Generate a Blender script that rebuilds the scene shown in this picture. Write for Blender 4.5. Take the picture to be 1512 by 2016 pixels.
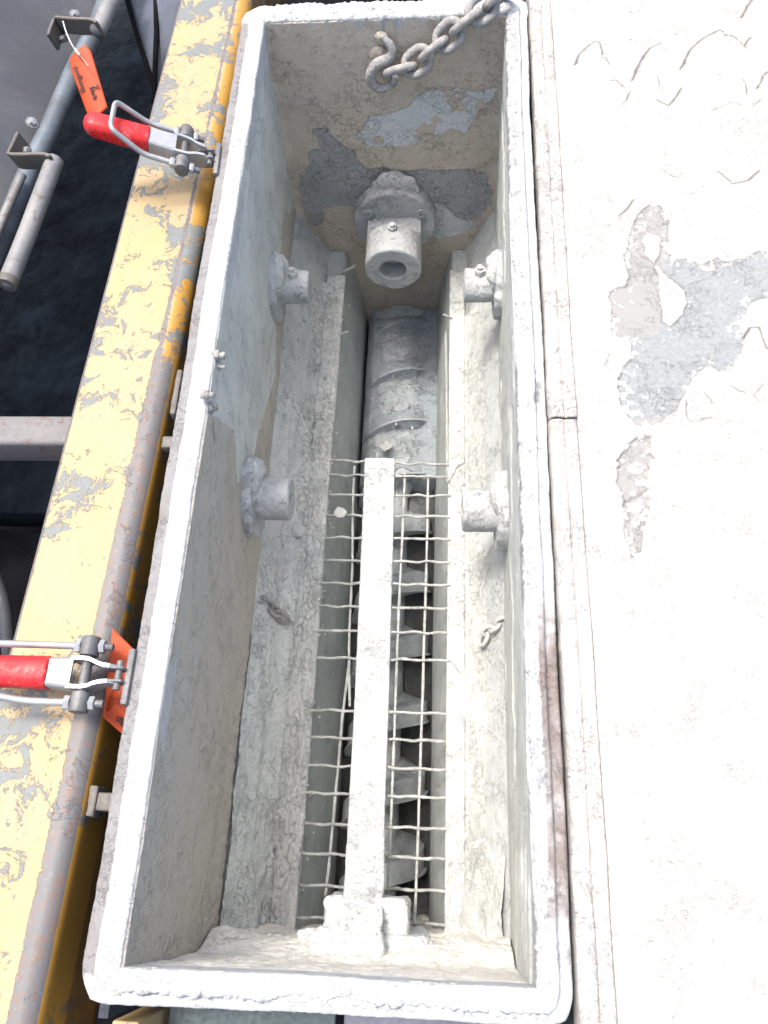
import bpy, bmesh, math, random
import numpy as np
from mathutils import Vector, Matrix, noise as mnoise

for o in list(bpy.data.objects): bpy.data.objects.remove(o)
scene = bpy.context.scene
col = scene.collection
random.seed(7)
R = math.radians

# ------------------------------------------------------------------ camera, sky, sun, exposure
Q = np.array([1.31623807e-01, 1.21242141e-01, 1.06794532e+00, 4.23845499e-01, 1.77984763e-01, -1.51185812e-01, 1576.50627])
PITCH, YAW, ROLL, FOC = Q[3], Q[4], Q[5], Q[6]
def _rot(p, y, r):
    cx, sx = math.cos(p), math.sin(p); cy, sy = math.cos(y), math.sin(y); cz, sz = math.cos(r), math.sin(r)
    return (np.array([[cy, -sy, 0], [sy, cy, 0], [0, 0, 1]]) @ np.array([[1, 0, 0], [0, cx, -sx], [0, sx, cx]])
            @ np.array([[cz, -sz, 0], [sz, cz, 0], [0, 0, 1]]))
CM = _rot(PITCH, YAW, ROLL)
cam_d = bpy.data.cameras.new('camera'); cam = bpy.data.objects.new('camera', cam_d); col.objects.link(cam)
m4 = Matrix([list(CM[i]) + [Q[i]] for i in range(3)] + [[0, 0, 0, 1]])
cam.matrix_world = m4
cam_d.sensor_fit = 'VERTICAL'; cam_d.sensor_height = 24; cam_d.lens = 24 * FOC / 2016
cam_d.clip_start = 0.02; cam_d.clip_end = 200
scene.camera = cam
scene.render.resolution_x = 768; scene.render.resolution_y = 1024

SUN_DIR = Vector((-0.24, 0.17, 0.95)).normalized()
world = bpy.data.worlds.new('World'); scene.world = world; world.use_nodes = True
wn = world.node_tree.nodes; wl = world.node_tree.links
sky = wn.new('ShaderNodeTexSky'); sky.sky_type = 'NISHITA'; sky.sun_disc = False
sky.sun_elevation = math.asin(SUN_DIR.z); sky.sun_rotation = math.atan2(SUN_DIR.x, SUN_DIR.y)
sky.air_density = 1.0; sky.dust_density = 6.0; sky.ozone_density = .6
wl.new(sky.outputs[0], wn['Background'].inputs[0]); wn['Background'].inputs[1].default_value = 0.15
sd = bpy.data.lights.new('sun', 'SUN'); sd.energy = 1.25; sd.angle = R(14); sd.color = (1, .985, .95)
sun = bpy.data.objects.new('sun', sd); col.objects.link(sun); sun.location = (0, 0, 5)
sun.rotation_euler = SUN_DIR.to_track_quat('Z', 'Y').to_euler()
scene.view_settings.view_transform = 'Standard'; scene.view_settings.look = 'None'
scene.view_settings.gamma = 1; scene.view_settings.exposure = 1.38
scene.view_settings.use_curve_mapping = False

# ------------------------------------------------------------------ maths helpers
def at(u, v, axis, val):
    """world point on the plane (axis = val) seen in direction (u, v)"""
    d = CM @ np.array([(u - 756) / FOC, -(v - 1008) / FOC, -1.0])
    t = (val - Q[axis]) / d[axis]
    return Q[:3] + t * d
_rng = np.random.RandomState(3)
_TAB = _rng.rand(8, 256, 256)
def vn(x, y, s=0):
    T = _TAB[s % 8]
    x = x + 37.7 * s; y = y + 11.3 * s
    xi = np.floor(x).astype(int); yi = np.floor(y).astype(int); fx = x - xi; fy = y - yi
    fx = fx * fx * fx * (fx * (fx * 6 - 15) + 10); fy = fy * fy * fy * (fy * (fy * 6 - 15) + 10)
    a = T[xi & 255, yi & 255]; b = T[(xi + 1) & 255, yi & 255]; c = T[xi & 255, (yi + 1) & 255]; d = T[(xi + 1) & 255, (yi + 1) & 255]
    return ((a * (1 - fx) + b * fx) * (1 - fy) + (c * (1 - fx) + d * fx) * fy) * 2 - 1
def fbm(x, y, o=4, s=0, g=.5):
    r = 0; a = 1; n = 0
    for i in range(o):
        r = r + a * vn(x * 2 ** i, y * 2 ** i, s + i); n += a; a *= g
    return r / n
def worley(x, y, s=0):
    """F1, F2 and the id value of the nearest cell"""
    xi = np.floor(x).astype(int); yi = np.floor(y).astype(int)
    f1 = np.full(x.shape, 9.); f2 = np.full(x.shape, 9.); idv = np.zeros(x.shape)
    for i in (-1, 0, 1):
        for j in (-1, 0, 1):
            cx = xi + i; cy = yi + j
            px = cx + _TAB[s % 8, cx & 255, cy & 255]; py = cy + _TAB[(s + 1) % 8, cx & 255, cy & 255]
            d = np.hypot(px - x, py - y); v = _TAB[(s + 2) % 8, cx & 255, cy & 255]
            n = d < f1
            f2 = np.where(n, f1, np.minimum(f2, d)); idv = np.where(n, v, idv); f1 = np.where(n, d, f1)
    return f1, f2, idv
def sst(a, b, x):
    t = np.clip((x - a) / (b - a), 0, 1); return t * t * (3 - 2 * t)
def poly_sdf(x, y, P):
    """signed distance, positive inside"""
    P = np.array(P); d = np.full(x.shape, 1e9); ins = np.zeros(x.shape, bool)
    for i in range(len(P)):
        a = P[i]; b = P[(i + 1) % len(P)]; e = b - a
        t = np.clip(((x - a[0]) * e[0] + (y - a[1]) * e[1]) / (e @ e + 1e-12), 0, 1)
        d = np.minimum(d, np.hypot(x - a[0] - t * e[0], y - a[1] - t * e[1]))
        c = ((a[1] > y) != (b[1] > y)) & (x < (b[0] - a[0]) * (y - a[1]) / (b[1] - a[1] + 1e-12) + a[0])
        ins ^= c
    return np.where(ins, d, -d)
def line_dist(x, y, P):
    """distance to an open polyline and the side of it"""
    P = np.array(P); d = np.full(x.shape, 1e9); sd_ = np.zeros(x.shape)
    for i in range(len(P) - 1):
        a = P[i]; b = P[i + 1]; e = b - a
        t = np.clip(((x - a[0]) * e[0] + (y - a[1]) * e[1]) / (e @ e + 1e-12), 0, 1)
        dd = np.hypot(x - a[0] - t * e[0], y - a[1] - t * e[1])
        s = np.sign((x - a[0]) * e[1] - (y - a[1]) * e[0])
        n = dd < d; d = np.where(n, dd, d); sd_ = np.where(n, s, sd_)
    return d, sd_

# ------------------------------------------------------------------ object helpers
def thing(name, label, cat, loc=(0, 0, 0), group=None, rot=None):
    o = bpy.data.objects.new(name, None); col.objects.link(o); o.location = loc
    o.empty_display_size = .05
    if rot is not None: o.rotation_euler = rot
    tag(o, label, cat, group); return o
def tag(o, label, cat, group=None):
    o['label'] = label; o['category'] = cat
    if group: o['group'] = group
    return o
def link(name, me, mat, parent=None, world_space=True, label=None):
    o = bpy.data.objects.new(name, me); me.name = name
    col.objects.link(o)
    if mat is not None: me.materials.clear(); me.materials.append(mat)
    if parent is not None:
        if world_space:
            M = abs_matrix(parent).inverted()
            me.transform(M)
        o.parent = parent
    if label: o['label'] = label
    return o
def abs_matrix(o):
    m = Matrix.LocRotScale(o.location, o.rotation_euler, o.scale)
    return abs_matrix(o.parent) @ m if o.parent else m
def mesh_np(name, V, F, smooth=True, attrs=None):
    me = bpy.data.meshes.new(name); V = np.asarray(V, dtype=np.float32)
    F4 = [np.asarray(f, dtype=np.int32) for f in F if len(f)]
    me.vertices.add(len(V)); me.vertices.foreach_set('co', V.ravel())
    loops = np.concatenate([f.ravel() for f in F4]); tot = np.concatenate([np.full(len(f), f.shape[1], dtype=np.int32) for f in F4])
    me.loops.add(len(loops)); me.loops.foreach_set('vertex_index', loops)
    me.polygons.add(len(tot)); st = np.concatenate([[0], np.cumsum(tot)[:-1]]).astype(np.int32)
    me.polygons.foreach_set('loop_start', st); me.polygons.foreach_set('loop_total', tot)
    me.polygons.foreach_set('use_smooth', np.full(len(tot), smooth))
    me.update(calc_edges=True)
    for k, a in (attrs or {}).items():
        at_ = me.attributes.new(k, 'FLOAT', 'POINT'); at_.data.foreach_set('value', np.asarray(a, dtype=np.float32).ravel())
    me.validate()
    return me
def grid_normals(P, cu=False):
    if cu: du = np.roll(P, -1, 0) - np.roll(P, 1, 0)
    else: du = np.gradient(P, axis=0)
    dv = np.gradient(P, axis=1); n = np.cross(du, dv)
    return n / (np.linalg.norm(n, axis=2, keepdims=True) + 1e-12)
def surf(name, mat, parent, P, H=0, thick=.006, attrs=None, flip=False, closed_u=False, label=None, see=None):
    """P (nu, nv, 3) base surface, displaced by H along its normal, closed to a slab of the given thickness"""
    nu, nv = P.shape[:2]
    N = grid_normals(P, closed_u)
    if see is None: see = (.1, .7, -.3) if label and parent is not None and parent.name.startswith('mixer') else tuple(Q[:3])
    flip = (N[..., 2].sum() < 0) if closed_u else ((N * (np.array(see) - P)).sum() < 0)
    if flip: N = -N
    if np.ndim(H): H = np.asarray(H)[..., None]
    S = P + N * H
    idx = np.arange(nu * nv).reshape(nu, nv)
    if closed_u: idx = np.vstack([idx, idx[:1]])
    a, b, c, d = idx[:-1, :-1], idx[1:, :-1], idx[1:, 1:], idx[:-1, 1:]
    q = np.stack([a, b, c, d] if not flip else [a, d, c, b], -1).reshape(-1, 4)
    V = [S.reshape(-1, 3)]; F = [q]; nV = nu * nv; at_ = dict(attrs or {})
    at_ = {k: np.asarray(v).ravel() for k, v in at_.items()}
    if thick and not closed_u:
        loop = np.concatenate([idx[:, 0], idx[-1, 1:], idx[-2::-1, -1], idx[0, -2:0:-1]])
        bk = (P - N * (thick - min(0, float(np.min(H))))).reshape(-1, 3)[loop]
        n = len(loop); bi = np.arange(nV, nV + n); ci = nV + n
        V += [bk, bk.mean(0, keepdims=True)]
        l2 = np.roll(loop, -1); b2 = np.roll(bi, -1)
        sk = np.stack([loop, bi, b2, l2] if not flip else [loop, l2, b2, bi], -1)
        tr = np.stack([bi, np.full(n, ci), b2] if not flip else [bi, b2, np.full(n, ci)], -1)
        F += [sk, tr]
        for k in at_: at_[k] = np.concatenate([at_[k], at_[k][loop], [0]])
    me = mesh_np(name, np.concatenate(V), F, True, at_)
    return link(name, me, mat, parent, label=label)
def bilin(c00, c10, c01, c11, nu, nv):
    u = np.linspace(0, 1, nu)[:, None, None]; v = np.linspace(0, 1, nv)[None, :, None]
    c00, c10, c01, c11 = map(np.array, (c00, c10, c01, c11))
    return (c00 * (1 - u) + c10 * u) * (1 - v) + (c01 * (1 - u) + c11 * u) * v
def tube_geo(pts, rad, n=12, lump=0, seed=0, closed=False, flat=1.0, cap=True):
    pts = np.array(pts, float); m = len(pts); rad = np.broadcast_to(np.asarray(rad, float), (m,)).copy()
    T = np.gradient(pts, axis=0) if not closed else np.roll(pts, -1, 0) - np.roll(pts, 1, 0)
    T /= np.linalg.norm(T, axis=1, keepdims=True)
    ref = np.array([0, 0, 1.]) if abs(T[0][2]) < .9 else np.array([1., 0, 0])
    B = np.cross(T[0], ref); B /= np.linalg.norm(B); Bs = []
    for i in range(m):
        B = B - T[i] * (B @ T[i]); B /= np.linalg.norm(B); Bs.append(B.copy())
    Bs = np.array(Bs); Ns = np.cross(Bs, T)
    th = np.linspace(0, 2 * math.pi, n, endpoint=False)
    s = np.concatenate([[0], np.cumsum(np.linalg.norm(np.diff(pts, axis=0), axis=1))])
    r = rad[:, None] * np.ones((1, n))
    if lump:
        SS, TT = np.meshgrid(s, th, indexing='ij')
        r = r * (1 + lump * fbm(SS / rad.mean() * .35 + seed * 3.1, np.cos(TT) * .8 + seed, 3, seed) + lump * .5 * fbm(SS / rad.mean() * 1.1, np.sin(TT) * 1.2, 2, seed + 3))
    V = pts[:, None] + Bs[:, None] * (np.cos(th)[None, :, None] * r[..., None]) + Ns[:, None] * (np.sin(th)[None, :, None] * r[..., None] * flat)
    idx = np.arange(m * n).reshape(m, n); idx = np.hstack([idx, idx[:, :1]])
    if closed: idx = np.vstack([idx, idx[:1]])
    q = np.stack([idx[:-1, :-1], idx[:-1, 1:], idx[1:, 1:], idx[1:, :-1]], -1).reshape(-1, 4)
    V = V.reshape(-1, 3); F = [q]
    if cap and not closed:
        k = len(V); V = np.vstack([V, pts[:1] - T[:1] * rad[0] * .25, pts[-1:] + T[-1:] * rad[-1] * .25])
        a = idx[0]; b = idx[-1]
        F.append(np.stack([a[1:], a[:-1], np.full(n, k)], -1)); F.append(np.stack([b[:-1], b[1:], np.full(n, k + 1)], -1))
    return V, F
def tube(name, pts, rad, mat, parent=None, **k):
    sm = k.pop('smooth', True); lab = k.pop('label', None); sub = k.pop('sub', 0)
    if sub:
        P = np.array(pts, float); 
        # Catmull-Rom refinement
        Pe = np.vstack([2 * P[0] - P[1], P, 2 * P[-1] - P[-2]]); out = []
        for i in range(1, len(Pe) - 2):
            for j in range(sub):
                t = j / sub; a, b, c, d = Pe[i - 1], Pe[i], Pe[i + 1], Pe[i + 2]
                out.append(.5 * ((2 * b) + (c - a) * t + (2 * a - 5 * b + 4 * c - d) * t * t + (3 * b - a - 3 * c + d) * t ** 3))
        out.append(P[-1]); pts = out
    V, F = tube_geo(pts, rad, **k)
    return link(name, mesh_np(name, V, F, sm), mat, parent, label=lab)
def bm_obj(name, bm, mat, parent=None, smooth=None, label=None, local=False):
    bmesh.ops.recalc_face_normals(bm, faces=bm.faces[:])
    me = bpy.data.meshes.new(name); bm.to_mesh(me); bm.free()
    if smooth is not None:
        try: me.set_sharp_from_angle(angle=R(smooth))
        except Exception: pass
        me.polygons.foreach_set('use_smooth', [True] * len(me.polygons))
    me.update()
    return link(name, me, mat, parent, world_space=not local, label=label)
def box_bm(bm, c, s, rot=None, bev=0, seg=2):
    r = bmesh.ops.create_cube(bm, size=1)
    vs = r['verts']
    M = Matrix.Translation(c) @ (rot.to_4x4() if rot else Matrix()) @ Matrix.Diagonal((*s, 1))
    bmesh.ops.transform(bm, matrix=M, verts=vs)
    if bev:
        es = list({e for v in vs for e in v.link_edges})
        bmesh.ops.bevel(bm, geom=es, offset=bev, segments=seg, profile=.5, affect='EDGES')
    return bm
def cyl_bm(bm, a, b, r, n=24, bev=0, r2=None):
    a = Vector(a); b = Vector(b); d = b - a
    q = d.to_track_quat('Z', 'Y')
    res = bmesh.ops.create_cone(bm, cap_ends=True, segments=n, radius1=r, radius2=r if r2 is None else r2, depth=d.length)
    vs = res['verts']
    bmesh.ops.transform(bm, matrix=Matrix.Translation((a + b) / 2) @ q.to_matrix().to_4x4(), verts=vs)
    if bev:
        es = [e for e in {e for v in vs for e in v.link_edges} if len(e.link_faces) == 2 and any(len(f.verts) > 4 for f in e.link_faces)]
        bmesh.ops.bevel(bm, geom=es, offset=bev, segments=2, profile=.5, affect='EDGES')
    return bm
def lathe_bm(prof, n=48, axis_m=Matrix()):
    """prof: list of (r, z); revolve about z, transform by axis_m"""
    bm = bmesh.new(); rings = []
    for r, z in prof:
        rings.append([bm.verts.new(axis_m @ Vector((r * math.cos(2 * math.pi * i / n), r * math.sin(2 * math.pi * i / n), z))) for i in range(n)] if r > 1e-6 else [bm.verts.new(axis_m @ Vector((0, 0, z)))])
    for A, B in zip(rings[:-1], rings[1:]):
        for i in range(n):
            j = (i + 1) % n
            if len(A) == 1 and len(B) == 1: continue
            if len(A) == 1: bm.faces.new((A[0], B[i], B[j]))
            elif len(B) == 1: bm.faces.new((A[i], B[0], A[j]))
            else: bm.faces.new((A[i], B[i], B[j], A[j]))
    return bm
def roughen(bm, cuts, amp, scale, seed=0, up=0):
    """subdivide and displace along normals by 3-D noise: caked mortar"""
    bmesh.ops.recalc_face_normals(bm, faces=bm.faces[:])
    for _ in range(cuts):
        bmesh.ops.subdivide_edges(bm, edges=bm.edges[:], cuts=1, use_grid_fill=True)
    bm.normal_update(); off = Vector((seed * 7.3, seed * 1.9, seed * 4.1))
    for v in bm.verts:
        p = v.co * scale + off
        n = mnoise.fractal(p, 1.0, 2.0, 4) + .5 * mnoise.noise(p * .3)
        v.co += v.normal * (amp * n + up * max(0, v.normal.z) * (1 + n))
    return bm

# ------------------------------------------------------------------ materials
class NT:
    def __init__(s, name):
        s.m = bpy.data.materials.new(name); s.m.use_nodes = True; s.t = s.m.node_tree; s.n = s.t.nodes; s.l = s.t.links
        s.b = s.n['Principled BSDF']; s.tc = s.n.new('ShaderNodeTexCoord')
        s.co = s.tc.outputs['Object']
    def val(s, x, inp):
        if isinstance(x, bpy.types.NodeSocket): s.l.new(x, inp)
        elif isinstance(x, (tuple, list)): inp.default_value = (*x[:3], 1) if len(inp.default_value) == 4 else x
        else: inp.default_value = x
    def noise(s, scale, detail=4, rough=.55, dist=0, stretch=None, off=None):
        n = s.n.new('ShaderNodeTexNoise'); n.inputs['Scale'].default_value = scale; n.inputs['Detail'].default_value = detail
        n.inputs['Roughness'].default_value = rough; n.inputs['Distortion'].default_value = dist
        v = s.co
        if stretch or off:
            mp = s.n.new('ShaderNodeMapping'); s.l.new(v, mp.inputs[0])
            if stretch: mp.inputs['Scale'].default_value = stretch
            if off: mp.inputs['Location'].default_value = off
            v = mp.outputs[0]
        s.l.new(v, n.inputs['Vector']); return n.outputs['Fac']
    def vor(s, scale, feature='F1', stretch=None, rnd=1):
        n = s.n.new('ShaderNodeTexVoronoi'); n.feature = feature; n.inputs['Scale'].default_value = scale
        n.inputs['Randomness'].default_value = rnd
        v = s.co
        if stretch:
            mp = s.n.new('ShaderNodeMapping'); s.l.new(v, mp.inputs[0]); mp.inputs['Scale'].default_value = stretch; v = mp.outputs[0]
        s.l.new(v, n.inputs['Vector']); return n.outputs['Distance']
    def attr(s, name):
        a = s.n.new('ShaderNodeAttribute'); a.attribute_name = name; return a.outputs['Fac']
    def math(s, op, a, b=None, c=None, clamp=False):
        n = s.n.new('ShaderNodeMath'); n.operation = op; n.use_clamp = clamp
        s.val(a, n.inputs[0])
        if b is not None: s.val(b, n.inputs[1])
        if c is not None: s.val(c, n.inputs[2])
        return n.outputs[0]
    def step(s, x, a, b, lo=0, hi=1):
        n = s.n.new('ShaderNodeMapRange'); n.interpolation_type = 'SMOOTHSTEP'
        s.val(x, n.inputs[0]); n.inputs[1].default_value = a; n.inputs[2].default_value = b
        n.inputs[3].default_value = lo; n.inputs[4].default_value = hi; return n.outputs[0]
    def mix(s, f, a, b):
        n = s.n.new('ShaderNodeMix'); n.data_type = 'RGBA'; s.val(f, n.inputs[0]); s.val(a, n.inputs[6]); s.val(b, n.inputs[7]); return n.outputs[2]
    def bump(s, h, dist, strength=1, prev=None):
        n = s.n.new('ShaderNodeBump'); s.val(h, n.inputs['Height']); n.inputs['Distance'].default_value = dist; n.inputs['Strength'].default_value = strength
        if prev is not None: s.l.new(prev, n.inputs['Normal'])
        return n.outputs[0]
    def done(s, color, rough=.8, normal=None, metal=0, spec=.3):
        s.val(color, s.b.inputs['Base Color']); s.val(rough, s.b.inputs['Roughness']); s.val(metal, s.b.inputs['Metallic'])
        s.b.inputs['Specular IOR Level'].default_value = spec
        if normal is not None: s.l.new(normal, s.b.inputs['Normal'])
        return s.m

def mortar(name, c1, c2, c3, patch=None, patch2=None, crack=(.13, .12, .11), bump=1.0, pits=.5, drip=None, scale=1.0, rust_shade=None, rust_amt=0, spk=.3, cks=.55):
    """dusty cement film: broad tones, fine mottling, pits, grains; 'mask'/'mask2' areas in other tones, 'crack' lines dark"""
    t = NT(name)
    big = t.noise(5 * scale, 5, .6, .6); mid = t.noise(28 * scale, 6, .65, .4); fine = t.noise(190 * scale, 4, .7)
    c = t.mix(t.step(big, .38, .62), c1, c2)
    c = t.mix(t.math('MULTIPLY', t.step(mid, .50, .66), .75), c, c3)
    st = (1, 1, 1)
    strk = t.noise(22 * scale, 5, .6, 0, drip or (1, .25, 1))
    c = t.mix(t.step(strk, .55, .75, 0, .35), c, tuple(x * .72 for x in c1))
    if patch:
        m = t.attr('mask'); e = t.math('ADD', m, t.math('MULTIPLY', t.math('SUBTRACT', mid, .5), .5))
        c = t.mix(t.step(e, .48, .54), c, t.mix(t.step(fine, .4, .6), patch, tuple(x * .85 for x in patch)))
    if patch2:
        m = t.attr('mask2'); e2 = t.math('ADD', m, t.math('MULTIPLY', t.math('SUBTRACT', mid, .5), .5))
        c = t.mix(t.step(e2, .48, .54), c, t.mix(t.step(fine, .42, .58), patch2, tuple(x * .72 for x in patch2)))
    if rust_shade:
        rn = t.noise(14 * scale, 6, .7, .8, None, (3, 1, 2)); rm = t.attr('rust')
        r_ = t.math('ADD', rm, t.math('ADD', t.math('MULTIPLY', t.math('SUBTRACT', rn, .5), 1.3), t.math('MULTIPLY', t.math('SUBTRACT', fine, .5), .5)))
        c = t.mix(t.step(r_, .30 - rust_amt, .95 - rust_amt, 0, .9), c, t.mix(fine, rust_shade, tuple(x * .6 for x in rust_shade)))
    pit = t.step(t.vor(150 * scale), .06, .22); pn = t.step(t.noise(9 * scale, 3), .45, .62)
    pitm = t.math('MULTIPLY', t.math('SUBTRACT', 1, pit), t.math('MULTIPLY', pn, pits))
    c = t.mix(pitm, c, tuple(x * .45 for x in c1))
    k1 = t.math('ABSOLUTE', t.math('SUBTRACT', t.noise(26 * scale, 5, .68, .8), .5)); k2 = t.math('ABSOLUTE', t.math('SUBTRACT', t.noise(60 * scale, 4, .7, .6, None, (3, 7, 1)), .5))
    ckl = t.math('MAXIMUM', t.math('MULTIPLY', t.step(k1, .011, .002), t.step(t.noise(9 * scale, 4, .6, 0, None, (2, 2, 8)), .48, .58)), t.math('MULTIPLY', t.step(k2, .018, .004), t.step(t.noise(15 * scale, 4, .6, 0, None, (6, 1, 8)), .50, .60)))
    c = t.mix(t.math('MULTIPLY', ckl, cks), c, tuple(x * .42 for x in c1))
    c = t.mix(t.step(fine, .35, .70, 0, spk), c, tuple(min(1, x * 1.35) for x in c2))
    c = t.mix(t.math('MULTIPLY', t.attr('crack'), .9, clamp=True), c, crack)
    n = t.bump(mid, .007 * bump, 1)
    n = t.bump(t.noise(85 * scale, 5, .7, .5), .0030 * bump, 1, n)
    n = t.bump(ckl, -.0015 * bump, 1, n)
    n = t.bump(t.math('SUBTRACT', 0, pitm), .0022 * bump, .9, n)
    n = t.bump(t.noise(700 * scale, 3, .7), .0009 * bump, .8, n)
    return t.done(c, .88, n, spec=.2)
M = {}
GREY = (.41, .415, .385); GREY2 = (.43, .43, .40); GREY3 = (.30, .31, .30)
M['wall'] = mortar('cement_film', (0.466, 0.486, 0.459), (0.533, 0.550, 0.513), (0.420, 0.439, 0.417), patch=(.43, .40, .35), pits=.5, cks=.10, spk=.12, bump=.55)
M['end'] = mortar('beige_film', (0.462, 0.407, 0.330), (0.506, 0.451, 0.369), (0.418, 0.374, 0.308), patch=(.58, .60, .60), patch2=(.36, .37, .37), pits=.4, drip=(1, 1, .3), cks=.16, spk=.15, bump=.8)
M['slope'] = mortar('slope_film', (0.435, 0.460, 0.456), (0.491, 0.512, 0.497), (0.390, 0.420, 0.420), patch=(.46, .45, .42), pits=.6, cks=.16, spk=.2, bump=.8)
M['crust'] = mortar('caked_mortar', (0.492, 0.507, 0.488), (0.567, 0.586, 0.557), (0.428, 0.451, 0.441), bump=1.3, pits=.6, cks=.26)
M['plate'] = mortar('channel_film', (0.383, 0.415, 0.405), (0.426, 0.452, 0.442), (0.351, 0.383, 0.378), bump=.6, pits=.7, cks=.1, spk=.12)
M['screw'] = mortar('screw_film', (0.397, 0.434, 0.447), (0.444, 0.478, 0.488), (0.360, 0.389, 0.406), bump=1.0, pits=.5, cks=.3)
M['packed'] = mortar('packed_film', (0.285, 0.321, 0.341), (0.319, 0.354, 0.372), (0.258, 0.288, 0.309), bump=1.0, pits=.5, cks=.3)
M['hub'] = mortar('hub_film', (0.390, 0.406, 0.405), (0.438, 0.457, 0.451), (0.351, 0.366, 0.369), bump=.9, pits=.5, drip=(1, 1, .4), cks=.3, spk=.15)
M['bar'] = mortar('bar_film', (0.502, 0.528, 0.530), (0.552, 0.581, 0.580), (0.451, 0.475, 0.480), bump=1.0, pits=.4, cks=.2)
M['sand'] = mortar('pale_sand', (0.668, 0.638, 0.569), (0.745, 0.745, 0.679), (0.730, 0.724, 0.679), bump=1.2, pits=.2, drip=(1, 1, 1), cks=.05)
M['wire'] = mortar('caked_wire', (0.437, 0.449, 0.431), (0.516, 0.533, 0.517), (0.377, 0.397, 0.387), bump=1.0, pits=.5, scale=2, cks=.2)
M['chain'] = mortar('dusty_chain', (.29, .285, .27), (.38, .37, .35), (.21, .205, .20), bump=1.0, pits=.6, scale=1.6)
M['rim'] = mortar('rim_coat', (0.405, 0.418, 0.417), (0.447, 0.462, 0.460), (0.356, 0.374, 0.384), patch=(.205, .205, .207), bump=.55, pits=.25, rust_shade=(.15, .10, .08), rust_amt=.0, cks=.14, spk=.15)
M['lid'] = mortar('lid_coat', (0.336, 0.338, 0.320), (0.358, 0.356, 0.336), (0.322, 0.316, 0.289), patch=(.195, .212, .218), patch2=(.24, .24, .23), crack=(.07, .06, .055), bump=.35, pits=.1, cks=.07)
M['lip'] = mortar('lid_lip', (0.372, 0.367, 0.348), (0.413, 0.407, 0.388), (0.331, 0.301, 0.262), bump=1.0, pits=.3, rust_shade=(.20, .14, .10), rust_amt=.04, crack=(.36, .27, .2), cks=.15)

def steel(name, c1, c2, rough=.45, metal=.6, rust_shade=(.16, .09, .06), ramt=.0, bump=.4, scale=1):
    t = NT(name); a = t.noise(9 * scale, 6, .65, .6); f = t.noise(160 * scale, 5, .7)
    c = t.mix(t.step(a, .38, .62), c1, c2)
    c = t.mix(t.step(t.noise(35 * scale, 6, .7, .5, None, (1, 2, 3)), .62 - ramt, .74 - ramt), c, rust_shade)
    c = t.mix(t.step(f, .5, .8, 0, .5), c, tuple(x * .6 for x in c1))
    n = t.bump(t.math('ADD', f, t.math('MULTIPLY', a, .7)), .0012 * bump, .8)
    return t.done(c, t.step(f, .3, .7, rough - .1, rough + .2), n, metal)
M['zinc'] = steel('zinc_steel', (.42, .43, .43), (.34, .35, .36), .38, .55, (.22, .19, .17), -.03, .5, 2)
M['dirty_zinc'] = steel('dirty_zinc', (.20, .20, .20), (.14, .14, .145), .55, .45, (.12, .10, .09), .04, .8, 2)
M['bracket'] = steel('bracket_steel', (.15, .14, .125), (.12, .115, .105), .6, .25, (.15, .10, .07), .03, .7)
M['pipe'] = steel('scuffed_pipe', (.24, .24, .235), (.18, .185, .19), .5, .15, (.15, .11, .09), .06, .7)
M['blue_pipe'] = steel('blue_pipe', (.15, .18, .21), (.10, .115, .13), .45, .3, (.07, .07, .08), .04, .6)
M['sheet'] = steel('grey_sheet', (.115, .12, .128), (.085, .09, .10), .6, .0, (.04, .04, .045), -.04, .5, .5)
M['dark_sheet'] = steel('dark_sheet', (.035, .04, .05), (.02, .024, .03), .7, .0, (.03, .03, .035), 0, .6, .6)
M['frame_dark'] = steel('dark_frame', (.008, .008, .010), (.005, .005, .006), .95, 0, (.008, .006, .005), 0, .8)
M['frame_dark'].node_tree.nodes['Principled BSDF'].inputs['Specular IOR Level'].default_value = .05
M['rubber'] = steel('hose_rubber', (.05, .055, .065), (.03, .035, .04), .5, 0, (.06, .06, .06), 0, .5, 2)
M['cross'] = steel('cross_member', (.17, .165, .165), (.14, .14, .145), .6, .0, (.14, .095, .08), .08, .8)
t = NT('tar_ground'); a = t.noise(7, 8, .7, .5); f = t.noise(70, 8, .75)
M['tar'] = t.done(t.mix(t.step(a, .4, .7), (.007, .010, .014), (.020, .028, .038)), .9, t.bump(t.math('ADD', a, t.math('MULTIPLY', f, .35)), .008, 1), spec=.12)
def plain(name, c, rough=.5, metal=0, bump=0, var=.12, bs=200):
    t = NT(name); n = t.noise(40, 5, .6); cc = t.mix(t.step(n, .35, .65), c, tuple(x * (1 - var) for x in c))
    return t.done(cc, rough, t.bump(t.noise(bs, 4), bump) if bump else None, metal)
t = NT('red_grip'); a = t.noise(35, 6, .7, .5); f = t.noise(150, 5, .7)
rc = t.mix(t.step(a, .4, .65), (.60, .022, .026), (.48, .02, .022)); rc = t.mix(t.step(t.math('ADD', t.math('MULTIPLY', a, .6), t.math('MULTIPLY', f, .4)), .52, .66, 0, .45), rc, (.50, .30, .27))
M['red'] = t.done(rc, t.step(f, .4, .6, .25, .55), t.bump(f, .0006))
M['orange'] = plain('orange_card', (.46, .065, .018), .55, 0, .0003, .15)
M['ink'] = plain('black_ink', (.02, .018, .02), .6)
M['cord'] = plain('grey_cord', (.55, .57, .58), .5)
M['green'] = plain('green_paint', (.03, .16, .11), .5)

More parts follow.
